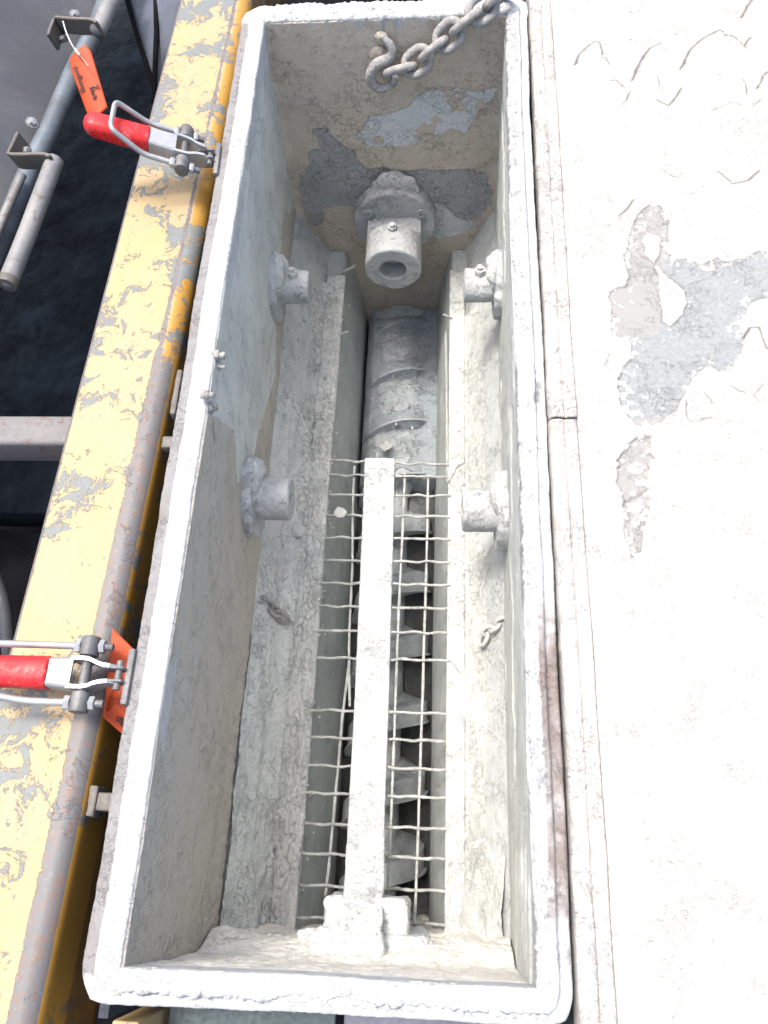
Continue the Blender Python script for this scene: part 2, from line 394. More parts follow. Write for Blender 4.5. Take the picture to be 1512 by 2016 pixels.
# yellow painted beam: chipped paint over grey primer, bare pinkish edges
t = NT('chipped_yellow_paint')
big = t.noise(7.0, 3, .5, 0, None, (5, 0, 0)); mid = t.noise(24, 9, .76, .8); fin = t.noise(120, 6, .75, .4)
edge = t.attr('edge'); chip = t.attr('mask')
scr = t.noise(60, 6, .7, 0, (1, .25, 1)); 
pale = t.mix(t.step(t.noise(8, 5, .6), .35, .65), (.345, .255, .15), (.36, .265, .13))
pale = t.mix(t.step(scr, .55, .7, 0, .5), pale, (.40, .28, .175))
deep = t.mix(fin, (.42, .225, .035), (.30, .165, .035))
c = t.mix(t.attr('deep'), pale, deep)
prim = t.mix(t.step(fin, .35, .65), (.155, .172, .172), (.125, .14, .142))
th = t.math('ADD', t.math('ADD', t.math('MULTIPLY', mid, 1.0), t.math('MULTIPLY', fin, .22)), t.math('MULTIPLY', chip, .17))
th = t.math('ADD', t.math('SUBTRACT', th, .022), t.math('MULTIPLY', t.math('SUBTRACT', big, .5), .75))
cm = t.step(th, .770, .788)
c = t.mix(cm, c, prim)
sp = t.math('MULTIPLY', t.step(t.vor(90, 'F1', (1, .6, 1)), .26, .12), t.step(t.noise(30, 5, .7), .49, .60))
c = t.mix(sp, c, (.16, .14, .12))
eg = t.step(t.math('ADD', edge, t.math('ADD', t.math('MULTIPLY', t.math('SUBTRACT', mid, .5), .7), t.math('MULTIPLY', t.math('SUBTRACT', fin, .5), .5))), .45, .52)
ec = t.mix(t.step(t.noise(75, 6, .75, .5, None, (9, 2, 0)), .47, .62), (.125, .127, .13), (.17, .115, .095))
ec = t.mix(t.step(fin, .55, .7, 0, .5), ec, (.24, .24, .245))
c = t.mix(eg, c, ec)
dk = t.attr('rust'); c = t.mix(t.step(t.math('ADD', dk, t.math('MULTIPLY', mid, .5)), .75, 1.0, 0, .85), c, (.13, .085, .04))  # shade on the beam's side face, mixed into its paint colour
h = t.math('SUBTRACT', t.math('MULTIPLY', fin, .25), t.math('ADD', cm, eg))
M['yellow'] = t.done(c, .5, t.bump(h, .0005, .8), 0, .35)
M['sheet2'] = steel('blue_grey_sheet', (.09, .10, .13), (.06, .07, .09), .5, .2, (.05, .05, .06), -.04, .5, .5)
M['teal'] = steel('teal_plate', (.06, .085, .09), (.05, .07, .075), .5, .1, (.09, .09, .09), 0, .5)
M['mauve'] = steel('mauve_plate', (.16, .165, .21), (.13, .135, .17), .5, .1, (.2, .18, .18), 0, .5)

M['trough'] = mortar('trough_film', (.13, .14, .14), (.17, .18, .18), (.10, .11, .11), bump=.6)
M['sand2'] = mortar('pale_dust', (.74, .71, .64), (.80, .78, .71), (.77, .76, .71), bump=1.1, pits=.15, drip=(1, 1, 1), cks=.05)

# ------------------------------------------------------------------ ground and surroundings
X0, X1, Y1 = -.243, .247, 1.688
def ground_plane(name, x0, x1, y0, y1, z, mat, n, amp, seed):
    P = bilin((x0, y0, z), (x1, y0, z), (x0, y1, z), (x1, y1, z), n, n)
    H = amp * fbm(P[..., 0] * 3, P[..., 1] * 3, 6, seed)
    o = surf(name, mat, None, P, H, thick=.02); o['kind'] = 'structure'; return o
ground_plane('ground', -7, 7, -7, 9, -1.45, M['frame_dark'], 120, .02, 1)
# tarry residue in the neighbouring pit
P = bilin((-1.6, .83, -.56), (-.47, .83, -.56), (-1.6, 3.2, -.60), (-.47, 3.2, -.60), 380, 600)
H = .03 * fbm(P[..., 0] * 3, P[..., 1] * 3, 5, 2) + .006 * np.abs(fbm(P[..., 0] * 16, P[..., 1] * 16, 4, 4)) + .0015 * fbm(P[..., 0] * 60, P[..., 1] * 60, 2, 5)
o = surf('tar_residue', M['tar'], None, P, H, thick=.05); o['kind'] = 'structure'

# ------------------------------------------------------------------ hopper
hop = thing('mixer_hopper', 'long open steel mixing hopper caked inside with grey cement film, pale dusty rim all round', 'hopper', (0, .84, -1.12))

# rim: profile swept round the opening
corners = [(X0, 0), (X1, 0), (X1, Y1), (X0, Y1)]
nrm = [(0, -1), (1, 0), (0, 1), (-1, 0)]
path = []
for k in range(4):
    a = np.array(corners[k]); b = np.array(corners[(k + 1) % 4]); n = np.array(nrm[k]); L = np.linalg.norm(b - a)
    m = int(L / .0025)
    for i in range(m): path.append((*(a + (b - a) * i / m), *n, k))
    n2 = np.array(nrm[(k + 1) % 4])
    for i in range(14):
        ph = math.pi / 2 * i / 14; nn = n * math.cos(ph) + n2 * math.sin(ph); nn = nn * (1 / max(abs(nn))) ** .3; path.append((*b, *nn, k + (i / 14)))
path = np.array(path)
prof = np.array([(.000, -.040), (0, -.018), (0, -.004), (.0015, -.0008), (.005, 0), (.009, 0), (.013, 0), (.017, 0), (.021, 0), (.0245, -.0004), (.027, -.0025), (.028, -.006), (.030, -.0078), (.034, -.008), (.038, -.008), (.042, -.0085), (.0445, -.011), (.045, -.016), (.045, -.045)])
pd = []; 
for i in range(len(prof) - 1):
    for j in range(2): pd.append(prof[i] + (prof[i + 1] - prof[i]) * j / 2)
prof = np.array(pd + [prof[-1]])
side = path[:, 4]
def side_w(k, wide=1.0):
    d = np.minimum(np.abs(side - k), np.abs(side - k - 4)); d = np.minimum(d, np.abs(side - k + 4)); return np.clip(1 - d, 0, 1)
wsc = (side_w(0) * .86 + side_w(1) * .93 + side_w(2) * 1.45 + side_w(3) * 1.14) / (side_w(0) + side_w(1) + side_w(2) + side_w(3))
off = prof[None, :, 0] * wsc[:, None]; off = off + (.0014 * vn(path[:, 0] * 5 + 3, path[:, 1] * 5, 3) + .0006 * vn(path[:, 0] * 30, path[:, 1] * 30, 5))[:, None]
P = np.stack([path[:, None, 0] + path[:, None, 2] * off, path[:, None, 1] + path[:, None, 3] * off, np.broadcast_to(prof[None, :, 1], off.shape)], -1)
sl = np.concatenate([[0], np.cumsum(np.hypot(*np.diff(path[:, :2] + path[:, 2:4] * .02, axis=0).T))])[:, None]
dd = np.broadcast_to(prof[None, :, 0], off.shape); SL = np.broadcast_to(sl, off.shape)
top = sst(-.006, -.001, P[..., 2] + 0)
f1, f2, idv = worley(SL * 110, dd * 110, 1)
plates = sst(.05, .2, f2 - f1) * idv
far_ = side_w(2)[:, None]; right_ = side_w(1)[:, None]; near_ = side_w(0)[:, None]; left_ = side_w(3)[:, None]
rough_ = far_ * .0036 + right_ * (.0030 * (1 - sst(.017, .022, dd)) + .0004) + near_ * (.0006 + .004 * sst(.016, .022, dd) * (1 - sst(.033, .037, dd))) + left_ * .0006
Hh = rough_ * (fbm(SL * 60, dd * 60, 4, 2) * 1.1 + plates * .6 + .5 * fbm(SL * 220, dd * 220, 2, 3)) * np.where(P[..., 2] < -.02, .4, 1)
Hh += .0022 * far_ * top + .0012 * vn(SL * 9, dd * 30, 4)
rust_shade_ = right_ * sst(.012, .02, dd) * (.75 * sst(.52, .36, P[..., 1]) * sst(0, .12, P[..., 1]) + .32 * vn(SL * 5, dd * 0, 5)) + left_ * sst(.024, .03, dd) * .42 + left_ * .12 * sst(.02, .0, dd)
maskR = right_ * sst(.016, .024, dd) * (.40 + .1 * vn(SL * 8, dd * 40, 2)) + left_ * sst(.026, .031, dd) * .62 + near_ * .5 * np.exp(-((dd - .027) / .003) ** 2)
pitcol = right_ * (1 - sst(.017, .022, dd)) * sst(.55, .25, plates + .25 * fbm(SL * 90, dd * 90, 3, 1)) * .35 + far_ * sst(.3, .15, plates) * .25
surf('rim', M['rim'], hop, P, Hh, closed_u=True, attrs={'rust': rust_shade_, 'mask': maskR, 'crack': pitcol}, flip=False, label='pale dusty flange running all round the hopper mouth')

# side walls (dense, displaced)
def wall_grid(c00, c10, c01, c11, du=.0028):
    c = [np.array(v, float) for v in (c00, c10, c01, c11)]
    nu = int(max(np.linalg.norm(c[1] - c[0]), np.linalg.norm(c[3] - c[2])) / du) + 2
    nv = int(max(np.linalg.norm(c[2] - c[0]), np.linalg.norm(c[3] - c[1])) / du) + 2
    return bilin(*c, nu, nv)
P = wall_grid((X0, -.03, -.004), (X0, Y1, -.004), (-.261, -.03, -.504), (-.261, Y1, -.504))
y, z = P[..., 1], P[..., 2]
def pyz(lst, x=-.25): return [(at(u, v, 0, x)[1], at(u, v, 0, x)[2]) for u, v in lst]
m1 = poly_sdf(y, z, pyz([(415, 815), (440, 835), (458, 850), (468, 950), (500, 900), (530, 800), (545, 740), (550, 560), (560, 430), (600, 400), (590, 440), (430, 1850), (205, 1930), (296, 1300), (372, 815)]))
mk = .5 + m1 * 25 + .25 * fbm(y * 30, z * 30, 4, 1)
mk = np.maximum(mk, .5 + 8 * (.735 + .03 * fbm(y * 20, z * 20, 3, 4) - y))
strip = sst(-.40, -.46, z + .03 * fbm(y * 8, z * 8, 3, 2)) * sst(1.5, 1.2, y)
H = .0035 * fbm(y * 4, z * 6, 3, 1) + .0008 * fbm(y * 50, z * 22, 4, 3) + strip * (.003 + .003 * fbm(y * 90, z * 25, 4, 5)) 
H += .0022 * sst(.47, .55, mk)
d, s = line_dist(y, z, pyz([(485, 340), (480, 400), (487, 470), (498, 560), (503, 590)])); H += .003 * np.exp(-d / .012) * (s > 0); cr = np.exp(-(d / .0018) ** 2)
d, s = line_dist(y, z, pyz([(407, 770), (411, 800), (409, 830), (413, 870)])); H -= .006 * np.exp(-(d / .003) ** 2); cr = np.maximum(cr, 1.6 * np.exp(-(d / .0028) ** 2))
surf('side_wall', M['wall'], hop, P, H, attrs={'mask': mk, 'crack': cr}, flip=True, label='left inner wall, grey film turning brownish near the bottom')
P = wall_grid((X1, -.03, -.004), (X1, Y1, -.004), (.259, -.03, -.504), (.259, Y1, -.504))
y, z = P[..., 1], P[..., 2]
H = .004 * fbm(y * 4, z * 6, 3, 6) + .001 * fbm(y * 45, z * 30, 4, 3) + .003 * sst(.0, .1, fbm(y * 3, z * 9, 4, 7))
surf('side_wall', M['wall'], hop, P, H, attrs={'mask': 0 * y}, flip=False, label='right inner wall under the pale grey film')

# end wall with the flaked patches
P = wall_grid((-.262, Y1, -.004), (.262, Y1, -.004), (-.262, Y1, -1.08), (.262, Y1, -1.08), .0024)
x, z = P[..., 0], P[..., 2]
def c2(l): return [(at(440 + a / 2.2235, b / 2.2235, 1, Y1)[0], at(440 + a / 2.2235, b / 2.2235, 1, Y1)[2]) for a, b in l]
pl1 = poly_sdf(x, z, c2([(600, 560), (640, 510), (750, 490), (800, 470), (860, 410), (920, 385), (990, 400), (1030, 380), (1100, 395), (1195, 380), (1190, 420), (1150, 470), (1100, 500), (1080, 560), (1050, 590), (1010, 560), (940, 590), (880, 620), (800, 640), (740, 635), (660, 640), (600, 625), (585, 590)]))
pl3 = poly_sdf(x, z, c2([(880, 870), (930, 885), (960, 885), (990, 920), (1020, 955), (1060, 965), (1110, 970), (1050, 1020), (940, 1045), (880, 1020)]))
dk = poly_sdf(x, z, c2([(390, 560), (450, 555), (500, 620), (560, 650), (620, 740), (700, 730), (760, 760), (860, 740), (940, 745), (1060, 740), (1140, 760), (1180, 830), (1170, 900), (1110, 960), (1060, 960), (1010, 940), (980, 900), (900, 880), (760, 820), (640, 870), (600, 890), (560, 900), (440, 905), (430, 980), (400, 990), (340, 890), (340, 800), (375, 720), (380, 650), (430, 650), (400, 590)]))
rg = .006 * fbm(x * 55, z * 55, 5, 1)
ml = np.maximum(pl1, pl3) + rg; md = dk + rg * 1.3
island = fbm(x * 28, z * 34, 4, 4)
mlf = np.clip(.5 + ml * 60, 0, 1) * (1 - .55 * sst(.10, .16, island) * (pl1 > 0))
mdf = np.clip(.5 + md * 60, 0, 1)
H = .003 * fbm(x * 5, z * 5, 3, 2) + .0007 * fbm(x * 60, z * 60, 3, 3) + .0022 * (1 - sst(.35, .65, np.maximum(mlf, mdf)))
H -= mdf * .0007 * fbm(x * 240, z * 240, 2, 5)
edge = np.exp(-(ml / .0015) ** 2) * (z < 0) * .45 + np.exp(-(md / .0014) ** 2) * .5
cr = np.abs(fbm(x * 9, z * 12, 5, 6)); crk = (cr < .006) * sst(.1, .3, fbm(x * 5, z * 5, 2, 3)) * .5
H -= crk * .001
corner = sst(.03, .0, x + .262) + sst(.03, .0, .262 - x); H += corner ** 2 * .012
low = sst(-.60, -.66, z)
surf('end_wall', M['end'], hop, P, H, attrs={'mask': np.maximum(mlf * .999, low * .40), 'mask2': mdf, 'crack': np.clip(edge + crk, 0, 1)}, flip=False, label='far end wall, beige film flaked off to grey in ragged patches')
# near wall with pale settled sand
P = wall_grid((X0, 0, -.004), (X1, 0, -.004), (-.262, .0, -1.08), (.262, .0, -1.08), .0035)
x, z = P[..., 0], P[..., 2]
dep = np.clip(-z, 0, .46)
H = -dep * .045 + .006 * fbm(x * 8, z * 8, 4, 2) * sst(-.02, -.2, z) + .002 * fbm(x * 60, z * 60, 3, 3) + sst(-.34, -.46, z) * (.030 + .018 * fbm(x * 14, z * 10, 4, 5))
surf('end_wall', M['sand2'], hop, P, H, flip=True, label='near end wall covered in pale sandy dust')

# sloping plates and edge strips under them
def slope(x0, z0, x1_, z1, flip, lab, seed):
    P = wall_grid((x0, -.03, z0), (x0, Y1, z0), (x1_, -.03, z1), (x1_, Y1, z1), .003)
    y, x = P[..., 1], P[..., 0]
    H = .003 * fbm(y * 5, x * 9, 3, seed) + .0010 * fbm(y * 40, x * 60, 4, seed + 1)
    return surf('slope_plate', M['slope'], hop, P, H, flip=flip, label=lab)
slope(-.263, -.500, -.186, -.672, True, 'left sloping plate below the inner wall', 1)
slope(.263, -.500, .187, -.672, False, 'right sloping plate below the inner wall', 4)
def strip(x0, x1_, z, y0, y1, lab, seed, flip):
    P = wall_grid((x0, y0, z), (x0, y1, z), (x1_, y0, z), (x1_, y1, z), .0022)
    y, x = P[..., 1], P[..., 0]
    f1, f2, idv = worley(y * 130, x * 130, seed)
    H = .0012 * fbm(y * 30, x * 60, 4, seed) + .0022 * sst(.5, .9, idv) * sst(0, .25, f2 - f1) * sst(1.5, .9, y)
    return surf('edge_strip', M['crust'], hop, P, H, thick=.012, flip=flip, label=lab)
strip(-.188, -.139, -.648, .0, 1.585, 'left steel strip beside the mesh', 2, True)
strip(.1445, .1835, -.648, .0, 1.60, 'right steel strip beside the mesh', 5, True)

# caked crust over the left slope and strip
ny, nv = 640, 110
Yg = np.linspace(-.01, 1.56, ny)[:, None] * np.ones((1, nv)); v = np.linspace(0, 1, nv)[None, :] * np.ones((ny, 1))
cx = np.interp(v, [0, .62, 1], [-.262, -.192, -.141]); cz = np.interp(v, [0, .62, 1], [-.505, -.640, -.646])
P = np.stack([cx, Yg, cz], -1)
f1, f2, idv = worley(Yg * 55 + .4 * fbm(Yg * 40, v * 10, 3, 1), v * 11, 3)
fl = sst(.0, .12, f2 - f1)
terr = fbm(Yg * 2.2, v * 6, 4, 6); terr = np.floor(terr * 7) / 7 + .05 * terr
bound = 1.13 + .05 * fbm(v * 9, Yg * 6, 4, 2)
reg = np.maximum((bound - Yg) * 14, np.minimum((v - .66 - .06 * fbm(Yg * 12, v, 3, 3)) * 14, (1.50 - Yg) * 10))
dark_slope = sst(.5, .62, 1 - v) 
body = .008 + .009 * terr + .004 * fbm(Yg * 14, v * 8, 4, 4) + .0055 * idv * fl * sst(.38, .55, v) * sst(.98, .85, v) + .003 * fbm(Yg * 45, v * 14, 3, 6) * sst(.3, .5, v) + .0010 * fbm(Yg * 120, v * 30, 2, 1)
body += .006 * sst(.25, .12, Yg) * (1 + fbm(Yg * 25, v * 6, 3, 2)) 
narrow = sst(1.10, 1.18, Yg)
body = body * (1 - .6 * narrow)
H = np.where(reg > 0, body * sst(0, .12, reg), 0) - .006 * (1 - sst(0, .08, reg))
lowz = sst(.99, 1.0, v)
surf('caked_crust', M['crust'], hop, P, H, thick=0, attrs={'crack': (1 - fl) * sst(.35, .5, v) * .30 * sst(.3, .6, Yg)}, see=(.1, .7, -.3), label='thick flaking crust of mortar on the left slope')
# crust over the right strip, near end
ny, nv = 520, 60
Yg = np.linspace(-.012, 1.45, ny)[:, None] * np.ones((1, nv)); v = np.linspace(0, 1, nv)[None, :] * np.ones((ny, 1))
cx = np.interp(v, [0, .35, 1], [.146, .184, .255]); cz = np.interp(v, [0, .35, 1], [-.646, -.646, -.520])
P = np.stack([cx, Yg, cz], -1)
reg = np.maximum((.16 + .05 * fbm(v * 5, Yg * 5, 3, 1) - Yg) * 16, 0)
reg = np.maximum(reg, np.minimum((.335 - v + .02 * fbm(Yg * 30, v, 3, 5)) * 30, (1.25 - Yg) * 6) * sst(-.1, .15, fbm(Yg * 7, v * 1, 4, 4) + (.9 - Yg) * .35))
body = .0045 + .003 * fbm(Yg * 18, v * 7, 4, 4) + .0012 * fbm(Yg * 110, v * 22, 3, 1) + .010 * sst(.14, .02, Yg) * (1 + .8 * fbm(Yg * 22, v * 6, 3, 7))
H = np.where(reg > 0, body * sst(0, .15, reg), 0) - .006 * (1 - sst(0, .08, reg))
surf('caked_crust', M['crust'], hop, P, H, thick=0, label='mortar crust on the right strip near the camera')

# channel plates and trough under the mesh
def chan(pts, flip, lab, seed):
    n = 60; s = np.linspace(0, len(pts) - 1, n); xs = np.interp(s, range(len(pts)), [p[0] for p in pts]); zs = np.interp(s, range(len(pts)), [p[1] for p in pts])
    Yv = np.linspace(0, Y1 - .004, 500)
    P = np.stack([np.broadcast_to(xs[None], (500, n)), np.broadcast_to(Yv[:, None], (500, n)), np.broadcast_to(zs[None], (500, n))], -1)
    H = .0016 * fbm(P[..., 1] * 6, P[..., 2] * 6, 3, seed) + .0005 * fbm(P[..., 1] * 90, P[..., 2] * 90, 3, seed)
    return surf('channel_plate', M['plate'], hop, P, H, flip=flip, thick=.005, label=lab)
chan([(-.192, -.662), (-.150, -.664), (-.144, -.672), (-.120, -.79), (-.112, -.87), (-.110, -1.0)], True, 'left channel plate, smooth greenish grey', 1)
chan([(.192, -.662), (.153, -.664), (.148, -.672), (.122, -.79), (.114, -.87), (.110, -1.0)], False, 'right channel plate, smooth bluish grey', 2)
AXZ = -.985
th = np.linspace(math.pi * 1.02, math.pi * 1.98, 60); Yv = np.linspace(0, Y1 - .004, 300)
P = np.stack([np.broadcast_to(.112 * np.cos(th)[None], (300, 60)), np.broadcast_to(Yv[:, None], (300, 60)), np.broadcast_to(AXZ + .112 * np.sin(th)[None], (300, 60))], -1)
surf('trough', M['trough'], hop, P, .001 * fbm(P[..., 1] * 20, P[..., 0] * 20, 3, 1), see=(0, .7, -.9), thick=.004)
# outer casing
bm = bmesh.new()
box_bm(bm, (-.272, .83, -.46), (.012, 1.78, .83)); bm_obj('outer_casing', bm, M['dark_sheet'], hop, label='left outside casing under the rim')
bm = bmesh.new()
box_bm(bm, (.275, .83, -.46), (.008, 1.78, .83)); bm_obj('outer_casing', bm, M['dark_sheet'], hop, label='right outside casing under the rim')

# bearing sockets
def frame(axis, up=(0, 0, 1)):
    z = Vector(axis).normalized(); u = Vector(up); x = u.cross(z).normalized(); y = z.cross(x)
    return Matrix([[x[i], y[i], z[i]] for i in range(3)]).to_4x4()
def bearing(c, axis, rf, tf, rh, L, label, bolts=(), screws=(), amp=.002, bore=.03, up=.004, seed=0, shoulder=None, cut=None):
    T = Matrix.Translation(c) @ frame(axis)
    b = lathe_bm([(0, -.004), (rf, -.004), (rf, 0), (rf, tf * .75), (rf - .004, tf), (rf * .66, tf), (rf * .33, tf), (0, tf)], 56, T)
    roughen(b, 1, amp, 45, seed, up)
    fl = bm_obj('bearing_socket', b, M['hub'], hop, 40, label)
    prof = [(0, tf * .5), (rh * .98, tf * .5)]
    for i in range(1, 9):
        zz = tf + (L - tf) * i / 9; rr = rh
        if shoulder and zz < shoulder: rr = rh + .006
        prof.append((rr, zz))
    prof += [(rh, L - .003), (rh - .003, L), ((rh + bore) / 2, L), (bore + .002, L), (bore, L - .003), (bore, L - .03), (bore * .95, L - .05), (0, L - .05)]
    b = lathe_bm(prof, 56)
    if cut:
        for vtx in b.verts:
            if vtx.co.z < tf + cut: vtx.co.y = min(vtx.co.y, .022)
    bmesh.ops.transform(b, matrix=T, verts=b.verts); roughen(b, 1, amp * .5, 28, seed + 1, up * .4)
    hb = bm_obj('hub', b, M['hub'], fl, 35)
    for bc, ba, br, bh in bolts:
        b = bmesh.new(); q = Vector(ba).normalized(); bc = Vector(bc)
        cyl_bm(b, bc - q * .006, bc + q * bh, br, 6, .0015); cyl_bm(b, bc + q * bh, bc + q * (bh + .007), br * .55, 16, .001)
        roughen(b, 1, .0012, 90, seed + 3)
        bm_obj('bolt', b, M['crust'], fl, 40)
    for (sx, sy) in screws:
        p0 = T @ Vector((sx, sy, tf + .0022)); q = Vector(axis).normalized()
        b = lathe_bm([(0, -.001), (.005, -.001), (.0052, .002), (.0105, .002), (.0115, .004), (.0132, .004), (.0138, -.004)], 24, Matrix.Translation(p0) @ frame(axis))
        bm_obj('screw', b, M['hub'], fl, 40)
    return fl
HZ = -.53
bearing((0, Y1 - .004, HZ), (0, -1, 0), .106, .034, .071, .185, 'large round bearing socket on the far end wall', cut=.058, bolts=[((0, Y1 - .118, HZ + .070), (0, -.15, 1), .012, .012)], screws=[(.068, .040), (-.068, .040)], bore=.034, amp=.0018, up=.004, seed=1)
# slot where hub meets flange and a dome of mortar on top
b = lathe_bm([(0, 0), (.058, 0), (.060, .006), (.050, .012), (.030, .016), (0, .018)], 40, Matrix.Translation((.004, Y1 - .010, HZ + .088)) @ frame((0, -1, .05)))
roughen(b, 2, .007, 30, 5)
bm_obj('mortar_cap', b, M['crust'], hop, 60, 'mound of mortar over the far bearing socket')
for sx, yy, sd_ in ((-1, 1.315, 2), (1, 1.315, 3), (-1, .785, 4), (1, .765, 5)):
    xw = -.262 if sx < 0 else .262
    nm = {(-1, 1.315): 'left far socket', (1, 1.315): 'right far socket', (-1, .785): 'left nearer socket caked in dark mortar', (1, .765): 'right nearer socket'}[(sx, yy)]
    far = yy > 1
    fl = bearing((xw, yy, -.37), (-sx, 0, 0), .074 if far else .078, .022 if far else .026, .036 if far else .042, .088 if far else .092, nm + ' bearing on the side wall',
            bolts=[((xw - sx * .055, yy + .004, -.332), (0, .1, 1), .012, .012)] if far else (), amp=.0034, bore=.014, up=.003, seed=sd_ + 6)
    b = lathe_bm([(0, .0), (.046, .0), (.054, .012), (.048, .030), (.030, .036), (0, .038)], 32, Matrix.Translation((xw, yy + (.014 if far else .018), -.350)) @ frame((-sx, 0, 0)))
    roughen(b, 2, .009, 26, sd_ * 3)
    bm_obj('mortar_cap', b, M['crust'], fl, 60)
# near bearing: flange seen from above, squarish caked hub
b = bmesh.new(); box_bm(b, (.010, -.004, -.53), (.222, .044, .200), bev=.02, seg=4); roughen(b, 3, .0068, 34, 4, .003)
nf = bm_obj('bearing_socket', b, M['bar'], hop, 60, 'near bearing socket buried in pale mortar at the bottom edge')
b = bmesh.new(); box_bm(b, (.008, .034, -.525), (.146, .078, .145), bev=.014, seg=3); roughen(b, 3, .0055, 36, 9, .002)
bm_obj('hub', b, M['bar'], nf, 60)
for (cx_, cy_, cz_, r_) in ((-.035, -.0, -.42, .030), (-.14, -.004, -.47, .016), (.16, -.002, -.49, .014), (.004, .002, -.43, .024), (-.075, .002, -.445, .018), (.075, .004, -.45, .018)):
    b = bmesh.new(); bmesh.ops.create_icosphere(b, subdivisions=4, radius=r_); 
    for vtx in b.verts: vtx.co = Vector((vtx.co.x * 1.5, vtx.co.y * .9, vtx.co.z * .55)) + Vector((cx_, cy_, cz_))
    roughen(b, 0, .011, 48, cx_ * 50); bm_obj('mortar_lump', b, M['sand'] if r_ < .020 else M['bar'], nf, 180)

# bolts and lugs through the left wall under the rim
for (u, v_, r_) in ((430, 700, .011), (432, 722, .007), (417, 800, .011), (409, 776, .008)):
    p = at(u, v_, 0, -.238); b = bmesh.new(); cyl_bm(b, (-.25, p[1], p[2]), (-.236, p[1], p[2] - .002), r_, 8, .003); cyl_bm(b, (-.24, p[1], p[2]), (-.228, p[1], p[2] - .002), r_ * .6, 10, .002); roughen(b, 1, .002, 70, u)
    bm_obj('bolt', b, M['chain'], hop, 50)
for (x_, y_, sx_, sy_, sz_, z_) in ((-.300, .81, .010, .085, .05, -.035), (-.303, .722, .02, .020, .02, -.03), (-.315, .187, .052, .024, .022, -.070), (-.338, .187, .012, .040, .034, -.072)):
    b = bmesh.new(); box_bm(b, (x_, y_, z_), (sx_, sy_, sz_), bev=.003); roughen(b, 2, .0012, 60, y_ * 9)
    bm_obj('lug', b, M['bracket'], hop, 40)

# ------------------------------------------------------------------ screw auger
aug = thing('screw_auger', 'long spiral screw half buried in grey mortar at the bottom of the hopper', 'auger', (0, .84, AXZ))
PT = .17; YT = .925   # pitch, a flight's place at the top of the shaft
ny, nt = 1150, 132
Yg = np.linspace(.004, Y1 - .006, ny)[:, None] * np.ones((1, nt)); TH = np.linspace(0, 2 * math.pi, nt, endpoint=False)[None, :] * np.ones((ny, 1))
X_ = np.cos(TH); Z_ = np.sin(TH)
ph = ((Yg - YT) / PT + (TH - math.pi / 2) / (2 * math.pi)) % 1.0      # 0 at a flight, growing away from the camera
full = sst(1.06, 1.20, Yg)
fill = .30 + .42 * full; low_ = .058 + .020 * full
pn_ = ph + .05 * fbm(Yg * 20, X_ * 2, 3, 2)
rr = .099 - (1 - full) * .064 * sst(.30, .44, pn_)
rr -= full * .026 * sst(.74, .84, pn_) * np.clip(1 - np.abs(TH - math.pi / 2 + .25) / .95, 0, 1) ** .6
rr = rr - full * .012
rr += .0030 * fbm(Yg * 12, X_ * 2.2 + Z_, 4, 3) * (1 + full) + .0008 * fbm(Yg * 90, X_ * 8, 3, 4)
P = np.stack([rr * X_, Yg, AXZ + rr * Z_], -1)
idx = np.arange(ny * nt).reshape(ny, nt); idx = np.hstack([idx, idx[:, :1]])
q = np.stack([idx[:-1, :-1], idx[:-1, 1:], idx[1:, 1:], idx[1:, :-1]], -1).reshape(-1, 4)
link('dried_mortar', mesh_np('dried_mortar', P.reshape(-1, 3), [q[:, ::-1]]), M['screw'], aug)
V = []; F = []; n = int((Y1 - .02) / PT * 90)
for i in range(n):
    yy = .01 + i * PT / 90; th_ = math.pi / 2 - (yy - YT) / PT * 2 * math.pi
    c_, s_ = math.cos(th_), math.sin(th_)
    for (r_, dy) in ((.025, 0), (.1045, 0), (.1045, .005), (.025, .005)):
        V.append((r_ * c_, yy + dy, AXZ + r_ * s_))
for i in range(n - 1):
    for k in range(4):
        a = i * 4 + k; b_ = i * 4 + (k + 1) % 4; F.append((a, b_, b_ + 4, a + 4))
fm = mesh_np('screw_flight', V, [np.array(F)], False); link('screw_flight', fm, M['screw'], aug)
bm = bmesh.new(); cyl_bm(bm, (0, .002, AXZ), (0, Y1 - .008, AXZ), .034, 32); bm_obj('shaft', bm, M['screw'], aug, 40)

# mortar packed level over the far half of the screw
nx_, ny_ = 130, 420
xv = np.linspace(-.1015, .1165, nx_)[:, None] * np.ones((1, ny_)); yv = np.linspace(1.075, Y1 - .003, ny_)[None, :] * np.ones((nx_, 1))
tht = np.arccos(np.clip(xv / .105, -1, 1))
php = ((yv - YT) / PT + (tht - math.pi / 2) / (2 * math.pi)) % 1.0 + .03 * fbm(yv * 30, xv * 30, 3, 1)
lf = np.clip(-xv / .1015, 0, 1); rt = np.clip(xv / .1165, 0, 1)
arc = np.sqrt(np.clip(.1035 ** 2 - xv ** 2, 0, 1)); lev = .073 + .002 * np.sin(yv * 23)
bank = (1 - sst(.02, .50, php)) * (php < 1)
zt = AXZ + np.minimum(lev, .1 * np.sqrt(np.clip(1 - (lf * .94) ** 2, 0, 1)) + .004) - .012 * rt ** 3 + np.clip(arc - lev, 0, 1) * bank
win = np.clip(1 - np.abs(xv + .012) / .098, 0, 1) ** .4
notch = sst(.66, .90, php) * (php < 1.0)
zt = zt - .030 * notch * win * sst(1.60, 1.5, yv) - .022 * sst(1.63, 1.66, yv) * win
zt += .003 * fbm(yv * 12, xv * 14, 4, 2) + .0018 * np.abs(fbm(yv * 60, xv * 60, 3, 3)) * sst(1.5, 1.2, yv) + .0006 * fbm(yv * 160, xv * 160, 2, 4)
zt -= .16 * sst(1.115, 1.085, yv + .02 * fbm(xv * 25, yv * 9, 3, 5) - .10 * xv) ** 1.5
